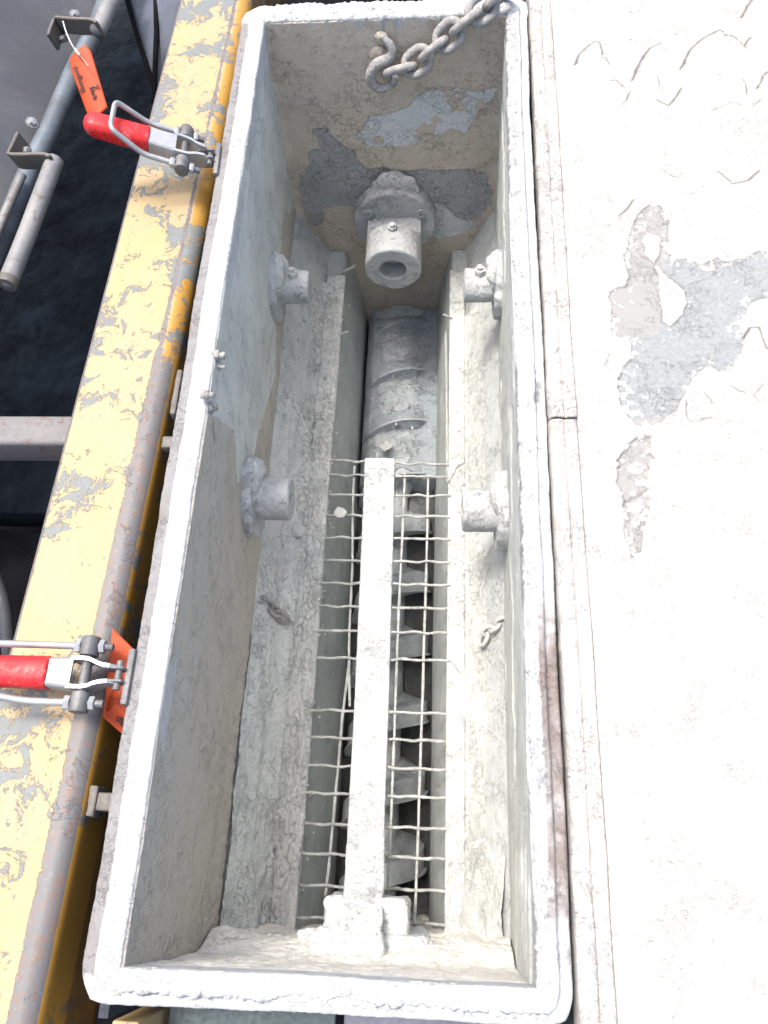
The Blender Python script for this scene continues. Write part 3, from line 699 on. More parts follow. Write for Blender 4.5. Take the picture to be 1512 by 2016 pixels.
surf('packed_mortar', M['packed'], aug, np.stack([xv, yv, zt], -1), 0 * xv, thick=0)

# ------------------------------------------------------------------ wire mesh
mesh_t = thing('safety_mesh', 'broken safety mesh of crusted steel wires over the screw', 'wire mesh', (0, .5, -.65))
LWX = {0: [(-.082, 1.005), (-.080, .9), (-.073, .75), (-.071, .60), (-.066, .50), (-.060, .43)], 1: [(-.068, .512), (-.074, .42), (-.078, .30), (-.083, .15), (-.087, .065)],
       2: [(.041, .985), (.040, .85), (.037, .6), (.036, .3), (.034, .06)], 3: [(.097, .975), (.096, .7), (.093, .4), (.090, .15), (.087, .01)], 4: [(.134, 1.40), (.139, 1.2), (.142, .96)], 5: [(-.028, 1.045), (-.028, .95)]}
for k, pts in LWX.items():
    pts = [(x, yy, -.650 + .002 * math.sin(yy * 30 + k) - (.004 if k == 5 else 0)) for x, yy in pts]
    tube('long_wire', pts, .0030, M['wire'], mesh_t, sub=8, n=10, lump=.35, seed=k)
ys = [at(770, v_, 2, -.645)[1] for v_ in (912, 937, 975, 1016, 1060, 1105, 1150, 1196, 1244, 1298, 1402, 1456, 1512, 1567, 1628, 1687, 1750, 1815)]
for i, yy in enumerate(ys):
    xs = np.linspace(-.150, .150, 13); sag = [.006, .004] + [0] * 20
    tilt = .030 if i == 0 else (.016 if i == 1 else (.006 if i == 17 else .0))
    pts = [(x, yy + .0012 * math.sin(x * 90 + i) + tilt * (abs(x - .03) * 3 if i == 0 and x < 0 else -x) * .5, -.645 + .0028 * math.sin(x * 105 + i * math.pi)) for x in xs]
    tube('cross_wire', pts, .0030, M['wire'], mesh_t, sub=5, n=10, lump=.4, seed=i)
for (x0, yy, x1_, dy) in ((-.150, 1.595, -.112, .012), (-.150, 1.385, -.118, .004), (.150, 1.44, .128, .002), (.183, .86, .192, -.006)):
    tube('wire_stub', [(x0, yy, -.645), ((x0 + x1_) / 2, yy + dy * .3, -.640), (x1_, yy + dy, -.634)], .0036, M['wire'], mesh_t, sub=4, n=10, lump=.4, seed=3)

# ------------------------------------------------------------------ flat bar along the middle of the mesh
bar = thing('flat_bar', 'long flat bar coated with white dried mortar running down the middle of the mesh', 'bar', (0, .5, -.6))
cl = [(-.020, 1.018, -.638), (-.017, .80, -.638), (-.015, .60, -.638), (-.013, .42, -.636), (-.012, .25, -.625), (-.008, .15, -.585), (.000, .085, -.500), (.003, .050, -.440), (.004, .012, -.405), (.006, -.012, -.398)]
cl = np.array(cl); Pe = np.vstack([2 * cl[0] - cl[1], cl, 2 * cl[-1] - cl[-2]]); cc = []
for i in range(1, len(Pe) - 2):
    L_ = np.linalg.norm(Pe[i + 1] - Pe[i]); nn = max(3, int(L_ / .0026))
    for j in range(nn):
        t_ = j / nn; a, b, c, d = Pe[i - 1], Pe[i], Pe[i + 1], Pe[i + 2]
        cc.append(.5 * ((2 * b) + (c - a) * t_ + (2 * a - 5 * b + 4 * c - d) * t_ * t_ + (3 * b - a - 3 * c + d) * t_ ** 3))
cc.append(cl[-1]); cc = np.array(cc)
T_ = np.gradient(cc, axis=0); T_ /= np.linalg.norm(T_, axis=1, keepdims=True)
ux = np.array([1., 0, 0]); Nn = np.cross(ux[None], T_); Nn = Nn / np.linalg.norm(Nn, axis=1, keepdims=True)   # upward
Nn *= np.sign(Nn[:, 2:3])
w = np.full(len(cc), .0365)
sec = [(-1, -.004)] + [(-1, 0), (-.985, .0035), (-.95, .0045)] + [(k, .005) for k in np.linspace(-.9, .9, 26)] + [(.95, .0045), (.985, .0035), (1, 0), (1, -.004)] + [(k, -.005) for k in np.linspace(.9, -.9, 6)]
sec = np.array(sec)
P = cc[:, None] + ux * (sec[None, :, 0:1] * w[:, None, None]) + Nn[:, None] * sec[None, :, 1:2]
yy_ = P[..., 1]; xx_ = P[..., 0]
f1, f2, idv = worley(yy_ * 70, xx_ * 70, 2)
near_b = sst(.22, .05, yy_)
dh = (.0016 * np.abs(fbm(yy_ * 50, xx_ * 50, 4, 1)) + .0012 * idv * sst(0, .12, f2 - f1) * sst(.45, .75, vn(yy_ * 7, xx_ * 9, 3) + .5) + near_b * .006 * np.abs(fbm(yy_ * 30, xx_ * 40, 4, 5))) * (sec[None, :, 1] > .004)
P = P + Nn[:, None] * dh[..., None] + ux * (.0006 * fbm(yy_ * 60, xx_ * 20, 3, 2) + near_b * .003 * fbm(yy_ * 40, xx_ * 40, 3, 3))[..., None]
m_, n_ = P.shape[:2]; idx = np.arange(m_ * n_).reshape(m_, n_); idx = np.hstack([idx, idx[:, :1]])
q = np.stack([idx[:-1, :-1], idx[:-1, 1:], idx[1:, 1:], idx[1:, :-1]], -1).reshape(-1, 4)
me = mesh_np('flat_bar', P.reshape(-1, 3), [q, np.arange(n_)[None, :], np.arange((m_ - 1) * n_, m_ * n_)[None, ::-1]])
link('bar_body', me, M['bar'], bar)
tube('curled_end', [(.036, .02, -.412), (.040, -.004, -.404), (.036, -.022, -.402), (.022, -.030, -.404)], [.006, .008, .007, .003], M['bar'], bar, n=10, lump=.4, flat=2.2)

# ------------------------------------------------------------------ crumbs
V = []; F = []
def crumb(x, y, z, s):
    k = len(V); a = random.random() * 6.28
    for (i, j, l) in ((1, 0, 0), (-.8, .5, 0), (-.4, -.9, .1), (0, 0, .8), (.3, .7, .3), (0, 0, -.5)):
        c_, s_ = math.cos(a), math.sin(a); r = s * random.uniform(.7, 1.2)
        V.append((x + (i * c_ - j * s_) * r, y + (i * s_ + j * c_) * r, z + l * r * .8))
    for f in ((0, 4, 3), (4, 1, 3), (1, 2, 3), (2, 0, 3), (0, 5, 4), (4, 5, 1), (1, 5, 2), (2, 5, 0)): F.append([k + i for i in f])
for i in range(420):
    y_ = random.uniform(1.18, 1.62); a_ = random.gauss(0, .45) + (.15 if random.random() < .5 else 0); r_ = .100
    crumb(r_ * math.sin(a_), y_, AXZ + r_ * math.cos(a_) + .001, random.choice([.0012, .0016, .002, .003]) * random.uniform(.7, 1.3))
for i in range(14):
    a_ = random.gauss(.12, .35); crumb(.1 * math.sin(a_), random.uniform(1.2, 1.42), AXZ + .1 * math.cos(a_) + .002, random.uniform(.004, .007))
for i in range(1500):
    y_ = random.uniform(.02, 1.5); crumb(random.gauss(-.163, .016), y_, -.640 + random.uniform(0, .004), random.uniform(.0010, .0032))
for i in range(420):
    crumb(random.uniform(.147, .182), random.uniform(.02, 1.2), -.6455, random.uniform(.0008, .0022))
for i in range(600):
    y_ = random.uniform(.06, 1.3); v_ = random.random(); crumb(-.25 + .06 * v_, y_, -.505 - .125 * v_ + .012, random.uniform(.0008, .0022))
for i in range(160):
    crumb(random.uniform(-.2, .22), random.uniform(1.69, 1.73), .003, random.uniform(.0012, .004))
cr_ = link('mortar_crumbs', mesh_np('mortar_crumbs', V, [np.array(F)], False), M['crust'], None); cr_['kind'] = 'stuff'
# a few larger loose flakes
for (u, v_, z_, s_) in ((583, 1045, -.600, .026), (668, 1010, -.630, .020), (760, 878, -.880, .024), (640, 745, -.644, .008)):
    p = at(u, v_, 2, z_ + .006); bm = bmesh.new()
    pts = [(math.cos(a) * s_ * random.uniform(.6, 1), math.sin(a) * s_ * random.uniform(.45, .8)) for a in np.linspace(0, 5.4, 7)]
    vs = [bm.verts.new((p[0] + a, p[1] + b, p[2] + .15 * a)) for a, b in pts]; f = bm.faces.new(vs)
    ex = bmesh.ops.extrude_face_region(bm, geom=[f]); bmesh.ops.translate(bm, vec=(0, 0, .003), verts=[g for g in ex['geom'] if isinstance(g, bmesh.types.BMVert)])
    roughen(bm, 1, .0008, 80, u)
    o = bm_obj('mortar_flake', bm, M['crust'], None)
    lab = {583: 'loose pale flake of mortar lying on the left slope', 668: 'loose flake of mortar caught on the mesh wires at the left strip', 760: 'round flake of mortar on the screw just beyond the flat bar', 640: 'tiny loose flake on the far left strip'}[u]
    tag(o, lab, 'mortar flake', 'loose flakes of mortar')

# ------------------------------------------------------------------ chains
def link_mesh(L, W, r, n=34):
    pts = []
    h = (L - W) / 2
    for i in range(n):
        a = 2 * math.pi * i / n; x = math.cos(a) * W / 2; y = math.sin(a) * W / 2
        pts.append((x, y + (h if y > 0 else -h), 0))
    V, F = tube_geo(pts, r, 12, .12, 1, True)
    return mesh_np('link', V, F)
def chain(root, pts, L, W, r, mat, twist0=0):
    pts = [Vector(p) for p in pts]; pitch = L - 2.15 * r
    fine = []
    for a, b in zip(pts[:-1], pts[1:]):
        for i in range(60): fine.append(a.lerp(b, i / 60))
    fine.append(pts[-1]); pos = [fine[0]]; 
    for p in fine:
        if (p - pos[-1]).length >= pitch: pos.append(p)
    me = link_mesh(L, W, r); me.materials.append(mat); proto = None
    RM = abs_matrix(root).inverted()
    for i in range(len(pos) - 1):
        a, b = pos[i], pos[i + 1]; d = (b - a).normalized(); mid = (a + b) / 2
        up = Vector((0, 0, 1)) if abs(d.z) < .9 else Vector((0, -1, 0)); x = d.cross(up).normalized(); z = x.cross(d)
        ang = R(45 + 90 * (i % 2) + random.uniform(-12, 12) + twist0)
        x2 = x * math.cos(ang) + z * math.sin(ang); z2 = x2.cross(d)
        Mt = Matrix([[x2[k], d[k], z2[k], mid[k]] for k in range(3)] + [[0, 0, 0, 1]])
        o = bpy.data.objects.new('link', me); col.objects.link(o)
        o.parent = root; o.matrix_basis = RM @ Mt
hk = at(757, 100, 1, 1.672)
ch = thing('lifting_chain', 'heavy dusty chain hooked to the far wall and running up over the far rim', 'chain', tuple(hk))
def c3(x, y, Yp): return tuple(at(440 + x / 2.2235, y / 2.2235, 1, Yp))
chain(ch, [c3(735, 318, 1.645), c3(800, 305, 1.642), c3(865, 262, 1.645), c3(935, 205, 1.65), c3(1000, 145, 1.655), c3(1060, 95, 1.658), tuple(at(440 + 1115 / 2.2235, 50 / 2.2235, 2, .016)), tuple(at(440 + 1180 / 2.2235, 5 / 2.2235, 2, .022)), tuple(at(440 + 1280 / 2.2235, -60 / 2.2235, 2, .022))], .058, .044, .0084, M['chain'])
tube('hook', [c3(692, 158, 1.672), c3(725, 195, 1.668), c3(738, 232, 1.664), c3(715, 262, 1.658), c3(668, 285, 1.652), c3(644, 325, 1.648), c3(652, 365, 1.648), c3(695, 386, 1.648), c3(738, 365, 1.648), c3(752, 330, 1.648)], np.interp(np.arange(73), [0, 8, 30, 72], [.004, .009, .011, .0088]), M['chain'], ch, sub=8, n=14, lump=.2, seed=2, label='S-shaped hook crusted to the wall')
b = lathe_bm([(0, -.004), (.024, -.004), (.026, .004), (.018, .010), (0, .012)], 24, Matrix.Translation(c3(680, 255, 1.684)) @ frame((0, -1, 0))); roughen(b, 2, .004, 40, 3)
bm_obj('mortar_patch', b, M['end'], ch, 60)
b = lathe_bm([(0, -.004), (.014, -.004), (.015, .003), (.009, .008), (0, .009)], 24, Matrix.Translation(c3(693, 165, 1.684)) @ frame((0, -1, 0))); roughen(b, 2, .003, 40, 5)
bm_obj('mortar_patch', b, M['end'], ch, 60)
s1 = thing('short_chain', 'short crusted chain hanging on the left slope below the nearer left socket', 'chain', tuple(at(505, 1180, 2, -.55)), 'short chains inside the hopper')
chain(s1, [at(492, 1178, 2, -.515), at(520, 1182, 2, -.535), at(540, 1200, 2, -.555), at(562, 1222, 2, -.580), at(568, 1230, 2, -.59)], .034, .022, .0042, M['chain'])
s2 = thing('short_chain', 'short pale chain stuck to the right slope', 'chain', tuple(at(985, 1232, 2, -.53)), 'short chains inside the hopper')
chain(s2, [at(998, 1222, 2, -.505), at(978, 1232, 2, -.53), at(955, 1250, 2, -.565), at(945, 1268, 2, -.58), at(940, 1278, 2, -.585)], .032, .022, .0042, M['crust'])

# ------------------------------------------------------------------ lid on the right
lid = thing('hopper_lid', 'flat steel lid thick with overlapping white dried cement, flaked to a grey patch', 'lid', (.6, .8, -.03))
P = wall_grid((.334, -.16, -.004), (.334, 1.95, -.004), (.90, -.16, .004), (.90, 1.95, .004), .0019)
x, y = P[..., 0], P[..., 1]
def lp(l): return [tuple(at(u, v_, 2, 0)[:2]) for u, v_ in l]
pg = poly_sdf(x, y, lp([(1286, 396), (1304, 409), (1318, 429), (1316, 470), (1314, 500), (1330, 512), (1357, 508), (1381, 524), (1413, 506), (1429, 516), (1460, 512), (1496, 496), (1560, 515), (1560, 585), (1520, 590), (1484, 591), (1452, 635), (1464, 667), (1452, 710), (1435, 738), (1397, 718), (1381, 726), (1349, 766), (1330, 812), (1300, 832), (1255, 836), (1225, 800), (1218, 746), (1242, 706), (1244, 671), (1206, 655), (1200, 575), (1230, 563), (1240, 540), (1230, 504), (1238, 464), (1258, 421)]))
ph_ = poly_sdf(x, y, lp([(1264, 476), (1274, 457), (1302, 464), (1298, 500), (1290, 516), (1330, 556), (1349, 572), (1353, 600), (1322, 647), (1306, 635), (1298, 595), (1296, 556), (1286, 516), (1270, 504)]))
p2 = poly_sdf(x, y, lp([(1252, 850), (1300, 845), (1290, 920), (1285, 1000), (1262, 1085), (1240, 1110), (1225, 1040), (1205, 960), (1196, 900)]))
warm = poly_sdf(x, y, lp([(1286, 396), (1318, 429), (1312, 500), (1300, 560), (1300, 650), (1240, 680), (1200, 655), (1195, 575), (1230, 500), (1250, 421)]))
rag = .0045 * fbm(x * 42, y * 42, 5, 1) + .002 * fbm(x * 160, y * 160, 3, 2)
g = np.minimum(pg, -ph_) + rag
g = np.maximum(g, np.minimum(p2 + 2 * rag - .004, .04) * 1.0 - .006 * (fbm(x * 24, y * 24, 3, 5) > -.1))
gm = sst(-.0006, .0006, g)
spots = sst(.34, .42, fbm(x * 110, y * 110, 3, 6) + .5 * sst(.03, .0, pg) + .25 * fbm(x * 14, y * 14, 2, 7) - .24)
gm_c = gm * (1 - .8 * spots)
coat = .0018 + .0022 * fbm(x * 3, y * 2.4, 3, 1) + .0012 * fbm(x * 14, y * 10, 4, 3)
# overlapping scaly skins of dried cement
f1, f2, idv = worley(x * 11 + .35 * fbm(x * 6, y * 6, 3, 2), y * 8 + .35 * fbm(x * 6, y * 6, 3, 5), 4)
scale_reg = sst(.9, 1.3, y)
coat += .0012 * (1 - f1) * scale_reg
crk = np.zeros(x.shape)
LC = [[(1133, 127), (1141, 107), (1159, 91), (1171, 83), (1181, 85), (1185, 105)], [(1185, 115), (1193, 112), (1200, 127)], [(1200, 159), (1214, 158), (1225, 173)],
      [(1246, 159), (1258, 127), (1278, 97), (1302, 87)], [(1220, 210), (1230, 202), (1240, 183)], [(1294, 200), (1316, 210), (1333, 191), (1338, 178)], [(1292, 150), (1298, 170)],
      [(1341, 137), (1357, 103), (1381, 81), (1413, 65), (1424, 70)], [(1424, 76), (1445, 77), (1462, 99), (1474, 81)], [(1460, 38), (1468, 18), (1484, 0), (1500, -8)], [(1490, 178), (1500, 155), (1520, 140)],
      [(1459, 158), (1466, 170), (1470, 190)], [(1401, 220), (1420, 214), (1441, 206)], [(1446, 210), (1460, 216), (1480, 214), (1496, 202)], [(1411, 341), (1425, 351), (1441, 366), (1472, 359), (1490, 343)],
      [(1220, 425), (1232, 415), (1246, 395)], [(1466, 663), (1476, 647), (1492, 647), (1506, 687), (1520, 690)], [(1435, 762), (1450, 772), (1462, 776)], [(1352, 790), (1350, 815), (1362, 832), (1395, 825)], [(1385, 775), (1402, 795)],
      [(1316, 343), (1330, 350), (1356, 362)], [(1130, 325), (1137, 290), (1148, 266)], [(1132, 455), (1140, 432), (1149, 420)], [(1150, 575), (1153, 560)], [(1227, 987), (1255, 975), (1280, 960)], [(1500, 760), (1480, 782), (1512, 800)],
      [(1158, 1190), (1250, 1150), (1400, 1090)], [(1260, 1230), (1330, 1215)], [(1410, 1060), (1500, 1080)], [(1330, 1320), (1420, 1300), (1470, 1310)], [(1200, 700), (1190, 720)], [(1340, 665), (1352, 645)]]
amp = [1, .8, .8, .9, .8, .9, .5, 1.2, 1, .9, .8, .6, .7, .7, 1.2, .9, .9, .8, .5, .4, .4, .3, .3, .3, .5, .3, .10, .08, .08, .08, .3, .3]
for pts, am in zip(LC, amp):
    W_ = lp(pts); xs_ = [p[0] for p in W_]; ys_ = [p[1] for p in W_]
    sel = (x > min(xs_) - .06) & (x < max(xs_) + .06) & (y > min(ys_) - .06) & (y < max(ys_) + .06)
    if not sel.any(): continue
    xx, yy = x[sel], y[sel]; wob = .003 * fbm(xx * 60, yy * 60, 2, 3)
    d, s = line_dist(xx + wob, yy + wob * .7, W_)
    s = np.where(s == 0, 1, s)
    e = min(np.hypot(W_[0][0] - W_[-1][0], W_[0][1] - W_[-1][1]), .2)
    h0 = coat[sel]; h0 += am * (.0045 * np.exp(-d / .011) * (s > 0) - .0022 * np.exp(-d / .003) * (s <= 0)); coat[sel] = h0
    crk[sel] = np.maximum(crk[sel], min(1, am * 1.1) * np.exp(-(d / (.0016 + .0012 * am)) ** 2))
# small flake edges scattered over the skin
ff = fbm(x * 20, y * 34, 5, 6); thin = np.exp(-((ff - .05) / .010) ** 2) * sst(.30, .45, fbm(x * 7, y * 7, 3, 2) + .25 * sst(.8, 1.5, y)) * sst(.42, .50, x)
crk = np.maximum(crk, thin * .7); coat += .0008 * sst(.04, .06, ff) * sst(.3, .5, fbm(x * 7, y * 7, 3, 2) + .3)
H = coat * (1 - gm) + gm * (.0002 + .0004 * fbm(x * 150, y * 150, 2, 3) + spots * .0008)
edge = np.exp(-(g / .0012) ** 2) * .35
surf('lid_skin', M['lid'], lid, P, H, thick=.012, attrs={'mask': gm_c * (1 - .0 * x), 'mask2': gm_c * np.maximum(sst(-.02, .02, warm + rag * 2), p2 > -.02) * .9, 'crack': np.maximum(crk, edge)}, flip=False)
# raised lip along the hopper
prof = [(.2915, -.05), (.2915, -.012), (.2925, -.003), (.296, .0015), (.301, .003), (.308, .003), (.3125, .0015), (.3145, -.0005), (.3165, .0008), (.321, .0025), (.328, .0028), (.3325, .0018), (.3345, -.002), (.335, -.012)]
prof = np.array(prof); pr = []
for i in range(len(prof) - 1):
    for j in range(3): pr.append(prof[i] + (prof[i + 1] - prof[i]) * j / 3)
pr = np.array(pr)
def lip(y0, y1, dx, seed):
    ny = int((y1 - y0) / .0024); Yv = np.linspace(y0, y1, ny)
    P = np.stack([np.broadcast_to(pr[None, :, 0] + dx, (ny, len(pr))), np.broadcast_to(Yv[:, None], (ny, len(pr))), np.broadcast_to(pr[None, :, 1], (ny, len(pr)))], -1).copy()
    P[..., 0] += (.0012 * np.sin(P[..., 1] * 5)); y, x = P[..., 1], P[..., 0]
    H = .0008 * fbm(y * 30, x * 90, 4, seed) + .0016 * sst(.1, .5, fbm(y * 12, x * 120, 4, seed + 1)) * (x < .318) + .001 * fbm(y * 8, x * 40, 2, seed)
    rs = .30 * np.exp(-((x - .312) / .004) ** 2) + .42 * np.exp(-((x - .3335) / .0022) ** 2) + .16 * vn(y * 6, x * 40, 2)
    ck = .55 * np.exp(-((x - .335) / .0014) ** 2) + .3 * np.exp(-((x - .3145) / .0010) ** 2)
    return surf('lid_lip', M['lip'], lid, P, H, thick=.003, attrs={'rust': rs, 'crack': ck}, flip=True)
lip(-.16, .752, 0, 1); lip(.756, 1.95, .0015, 4)
gp = bmesh.new(); box_bm(gp, (.300, 1.62, -.075), (.03, .16, .01), bev=.002)
tag(bm_obj('green_plate', gp, M['green'], None), 'small green painted plate glimpsed through the gap between far right rim and lid', 'plate')
gp = bmesh.new(); box_bm(gp, (.31, .9, -.16), (.05, 2.2, .02), bev=.002)
tag(bm_obj('support_rail', gp, M['dark_sheet'], None), 'dark rail under the gap between the hopper and the lid', 'rail')

# ------------------------------------------------------------------ yellow beam on the left
bmt = thing('steel_beam', 'long rounded steel beam with chipped yellow paint and bare rusty edges', 'beam', (-.43, .85, -.25))
BW = .146; r1 = .007; r2 = .026; pf = []
for z in np.linspace(-.20, -r1, 8): pf.append((0, z))
for a in np.linspace(180, 90, 6)[1:]: pf.append((r1 + r1 * math.cos(R(a)), -r1 + r1 * math.sin(R(a))))
for xx in np.linspace(r1, BW - r2 + .012, 24)[1:]: pf.append((xx, 0))
for a in np.linspace(90, 0, 12)[1:]: pf.append((BW - r2 + .012 + r2 * math.cos(R(a)), -r2 + r2 * math.sin(R(a))))
for z in np.linspace(-r2, -.20, 14)[1:]: pf.append((BW + .012, z))
pf = np.array(pf); sl_ = np.concatenate([[0], np.cumsum(np.hypot(*np.diff(pf, axis=0).T))]); np_ = len(pf)
Yv = np.linspace(-.35, 2.2, 600); X_l = -.512 + .031 * Yv / 1.0 * .95
P = np.stack([X_l[:, None] + pf[None, :, 0] * (1 + .0 * Yv[:, None]), np.broadcast_to(Yv[:, None], (600, np_)), -.05 + np.broadcast_to(pf[None, :, 1], (600, np_))], -1).copy()
y, x = P[..., 1], P[..., 0]; u_ = np.broadcast_to(pf[None, :, 0], y.shape); zz = np.broadcast_to(pf[None, :, 1], y.shape)
fary = sst(.80, 1.10, y + .10 * fbm(y * 12, x * 60, 3, 2))
topm = (zz > -.0001)
edge = .40 * sst(.020, .004, u_) + (.62 * sst(BW - r2 - .008, BW - r2 + .004, u_) * (zz > -.013)) * (1 - fary) + fary * .70 * np.exp(-((u_ - (BW - r2 + .008)) / .006) ** 2) * (zz > -.004) + .55 * (u_ < .0065) 
deep = np.clip(sst(BW - r2 + .010, BW - r2 + .020, u_) , 0, 1) * (zz < .001)
mask = sst(.45, .95, y) * 1.0 + .55 * (1 - sst(.45, .95, y)) + sst(.08, .0, y) * .2; mask = np.where(deep > .5, .75, mask)
rust_shade_ = (zz < -.03) * .42 + .3 * (zz < -.08)  # painted shade down the beam's side, darker towards the bottom
surf('beam_body', M['yellow'], bmt, P, .0006 * fbm(y * 10, x * 20, 3, 1), thick=.006, attrs={'edge': edge * (1 - .75 * (zz < -.026)), 'deep': deep, 'mask': mask, 'rust': rust_shade_ * (u_ > .1)}, flip=True)


# cross member joining the beam from the left
bm = bmesh.new(); box_bm(bm, (-.80, .795, -.145), (.62, .058, .07), bev=.008, seg=3)
tag(bm_obj('cross_member', bm, M['cross'], None, 40), 'scuffed grey cross member running left from the yellow beam', 'frame member')
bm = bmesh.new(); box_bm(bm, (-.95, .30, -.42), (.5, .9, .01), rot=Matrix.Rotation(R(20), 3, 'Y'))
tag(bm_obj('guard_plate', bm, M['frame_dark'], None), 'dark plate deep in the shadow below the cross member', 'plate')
tube('hose', [(-.80, .66, -.24), (-.70, .61, -.22), (-.635, .53, -.22), (-.615, .43, -.26), (-.62, .30, -.36), (-.63, .15, -.5)], .012, M['rubber'], None, sub=8, n=14)
tag(bpy.data.objects['hose'], 'grey rubber hose curling out of the dark beside the yellow beam', 'hose')

# ------------------------------------------------------------------ side panel, pipe and grab handles (far left)
pan = thing('side_panel', 'scratched grey sheet metal panel of the neighbouring machine, top left', 'panel', (-.85, 1.5, -.3))
a0 = np.array(at(215, 0, 2, -.17)); a1 = np.array(at(-10, 500, 2, -.17)); dirv = (a0 - a1) / np.linalg.norm(a0 - a1)
upv = np.array([-.55, -.18, .62]); upv /= np.linalg.norm(upv)
e0 = a1 - dirv * .5; e1 = a0 + dirv * .8
e0 = e0 + np.array((-.012, 0, -.02)); e1 = e1 + np.array((-.012, 0, -.02)); P = wall_grid(e0, e1, e0 + upv * 1.3, e1 + upv * 1.3, .012)
surf('sheet', M['sheet'], pan, P, .006 * fbm(P[..., 1] * 3, P[..., 0] * 3, 3, 2), thick=.004, flip=False)
def px(u, v_, z): return tuple(at(u, v_, 2, z))
tube('edge_pipe', [px(232, -60, -.165), px(192, 50, -.165), px(143, 150, -.165), px(100, 250, -.165), px(55, 345, -.165), px(12, 445, -.165), px(-30, 545, -.165)], .022, M['blue_pipe'], pan, sub=6, n=20)
for (u, v_) in ((68, 236), (5, 12), (148, 30)):
    p = Vector(px(u, v_, -.13)); n_ = Vector(np.cross(dirv, upv)); n_ = n_ if n_.z > 0 else -n_
    b = bmesh.new(); 
    # foot of the bolt on the sheet plane
    dist = (p - Vector(a1)).dot(n_); p = p - n_ * dist; cyl_bm(b, p, p + n_ * .012, .009, 6, .002); cyl_bm(b, p - n_ * .002, p + n_ * .003, .013, 20)
    bm_obj('bolt', b, M['zinc'], pan, 40)



def flatbar(name, pts, w, t_, mat, parent, wdir):
    """bent flat bar: centreline pts, thickness t_, width w along wdir"""
    pts = [Vector(p) for p in pts]; bm = bmesh.new(); wd = Vector(wdir).normalized(); rows = []
    for i, p in enumerate(pts):
        d = (pts[min(i + 1, len(pts) - 1)] - pts[max(i - 1, 0)]).normalized(); n = d.cross(wd).normalized()
        rows.append([bm.verts.new(p + wd * a * w / 2 + n * b * t_ / 2) for a, b in ((-1, -1), (1, -1), (1, 1), (-1, 1))])
    for A, B in zip(rows[:-1], rows[1:]):
        for k in range(4): bm.faces.new((A[k], A[(k + 1) % 4], B[(k + 1) % 4], B[k]))
    bm.faces.new(rows[0]); bm.faces.new(rows[-1][::-1])
    bmesh.ops.recalc_face_normals(bm, faces=bm.faces[:])
    bmesh.ops.bevel(bm, geom=bm.edges[:], offset=.0012, segments=2, affect='EDGES')
    return bm_obj(name, bm, mat, parent, 35)
ZH = -.075
wd = (.12, .10, -1)
g1 = thing('grab_handle', 'upper tubular grab handle with the tag wire looped on its bracket', 'handle', px(115, 60, ZH), 'grab handles bolted to the side panel')
flatbar('bracket', [px(104, 84, ZH - .01), px(109, 68, ZH - .01), px(116, 51, ZH - .01), px(119, 48, ZH), px(126, 49, ZH), px(150, 51, ZH), px(180, 52, ZH), px(192, 54, ZH), px(199, 59, ZH)], .042, .007, M['bracket'], g1, wd)
tube('grip_tube', [px(192, 62, ZH - .006), px(207, 30, ZH - .006), px(225, -10, ZH - .006), px(250, -70, ZH - .006)], .0175, M['pipe'], g1, sub=4, n=20)
b = bmesh.new(); p = Vector(px(121, 78, ZH - .02)); cyl_bm(b, p, p + Vector((.012, -.002, .004)), .008, 6, .001); bm_obj('bolt', b, M['dirty_zinc'], g1, 40)
g2 = thing('grab_handle', 'lower tubular grab handle with scuffed grey tube ending at the left edge', 'handle', px(35, 300, ZH), 'grab handles bolted to the side panel')
flatbar('bracket', [px(46, 274, ZH), px(40, 288, ZH), px(33, 303, ZH), px(27, 315, ZH), px(36, 317, ZH), px(60, 317, ZH), px(85, 316, ZH), px(100, 317, ZH), px(109, 321, ZH)], .042, .007, M['bracket'], g2, wd)
tube('grip_tube', [px(108, 316, ZH - .006), px(82, 385, ZH - .006), px(50, 470, ZH - .006), px(14, 560, ZH - .006)], .0175, M['pipe'], g2, sub=6, n=20)
b = bmesh.new(); cyl_bm(b, px(19, 548, ZH - .006), px(13, 562, ZH - .006), .0185, 20, .001); bm_obj('end_cap', b, M['bracket'], g2, 40)
tube('rear_tube', [px(44, 345, -.13), px(28, 380, -.13), px(6, 430, -.13), px(-22, 500, -.13)], .009, M['pipe'], g2, sub=4, n=14)
b = bmesh.new(); p = Vector(px(48, 298, ZH - .012)); cyl_bm(b, p, p + Vector((.012, -.002, .004)), .009, 6, .001); bm_obj('bolt', b, M['zinc'], g2, 40)

# dark inner sheet beside the beam, top
bm = bmesh.new()
vs = [bm.verts.new(px(u, v_, z)) for u, v_, z in ((243, -20, -.30), (380, -20, -.22), (340, 200, -.22), (306, 215, -.30), (300, 166, -.30))]
f = bm.faces.new(vs); ex = bmesh.ops.extrude_face_region(bm, geom=[f]); bmesh.ops.translate(bm, vec=(0, 0, -.008), verts=[g_ for g_ in ex['geom'] if isinstance(g_, bmesh.types.BMVert)])
ds = bm_obj('inner_sheet', bm, M['sheet2'], None); tag(ds, 'dark blue-grey sheet tucked beside the far end of the yellow beam', 'sheet')
tube('sheet_edge', [px(241, -30, -.29), px(270, 70, -.29), px(302, 170, -.29)], .006, M['frame_dark'], ds, n=8)
tube('sheet_rib', [px(306, -30, -.27), px(308, 60, -.27), px(303, 200, -.27)], .007, M['frame_dark'], ds, n=8)

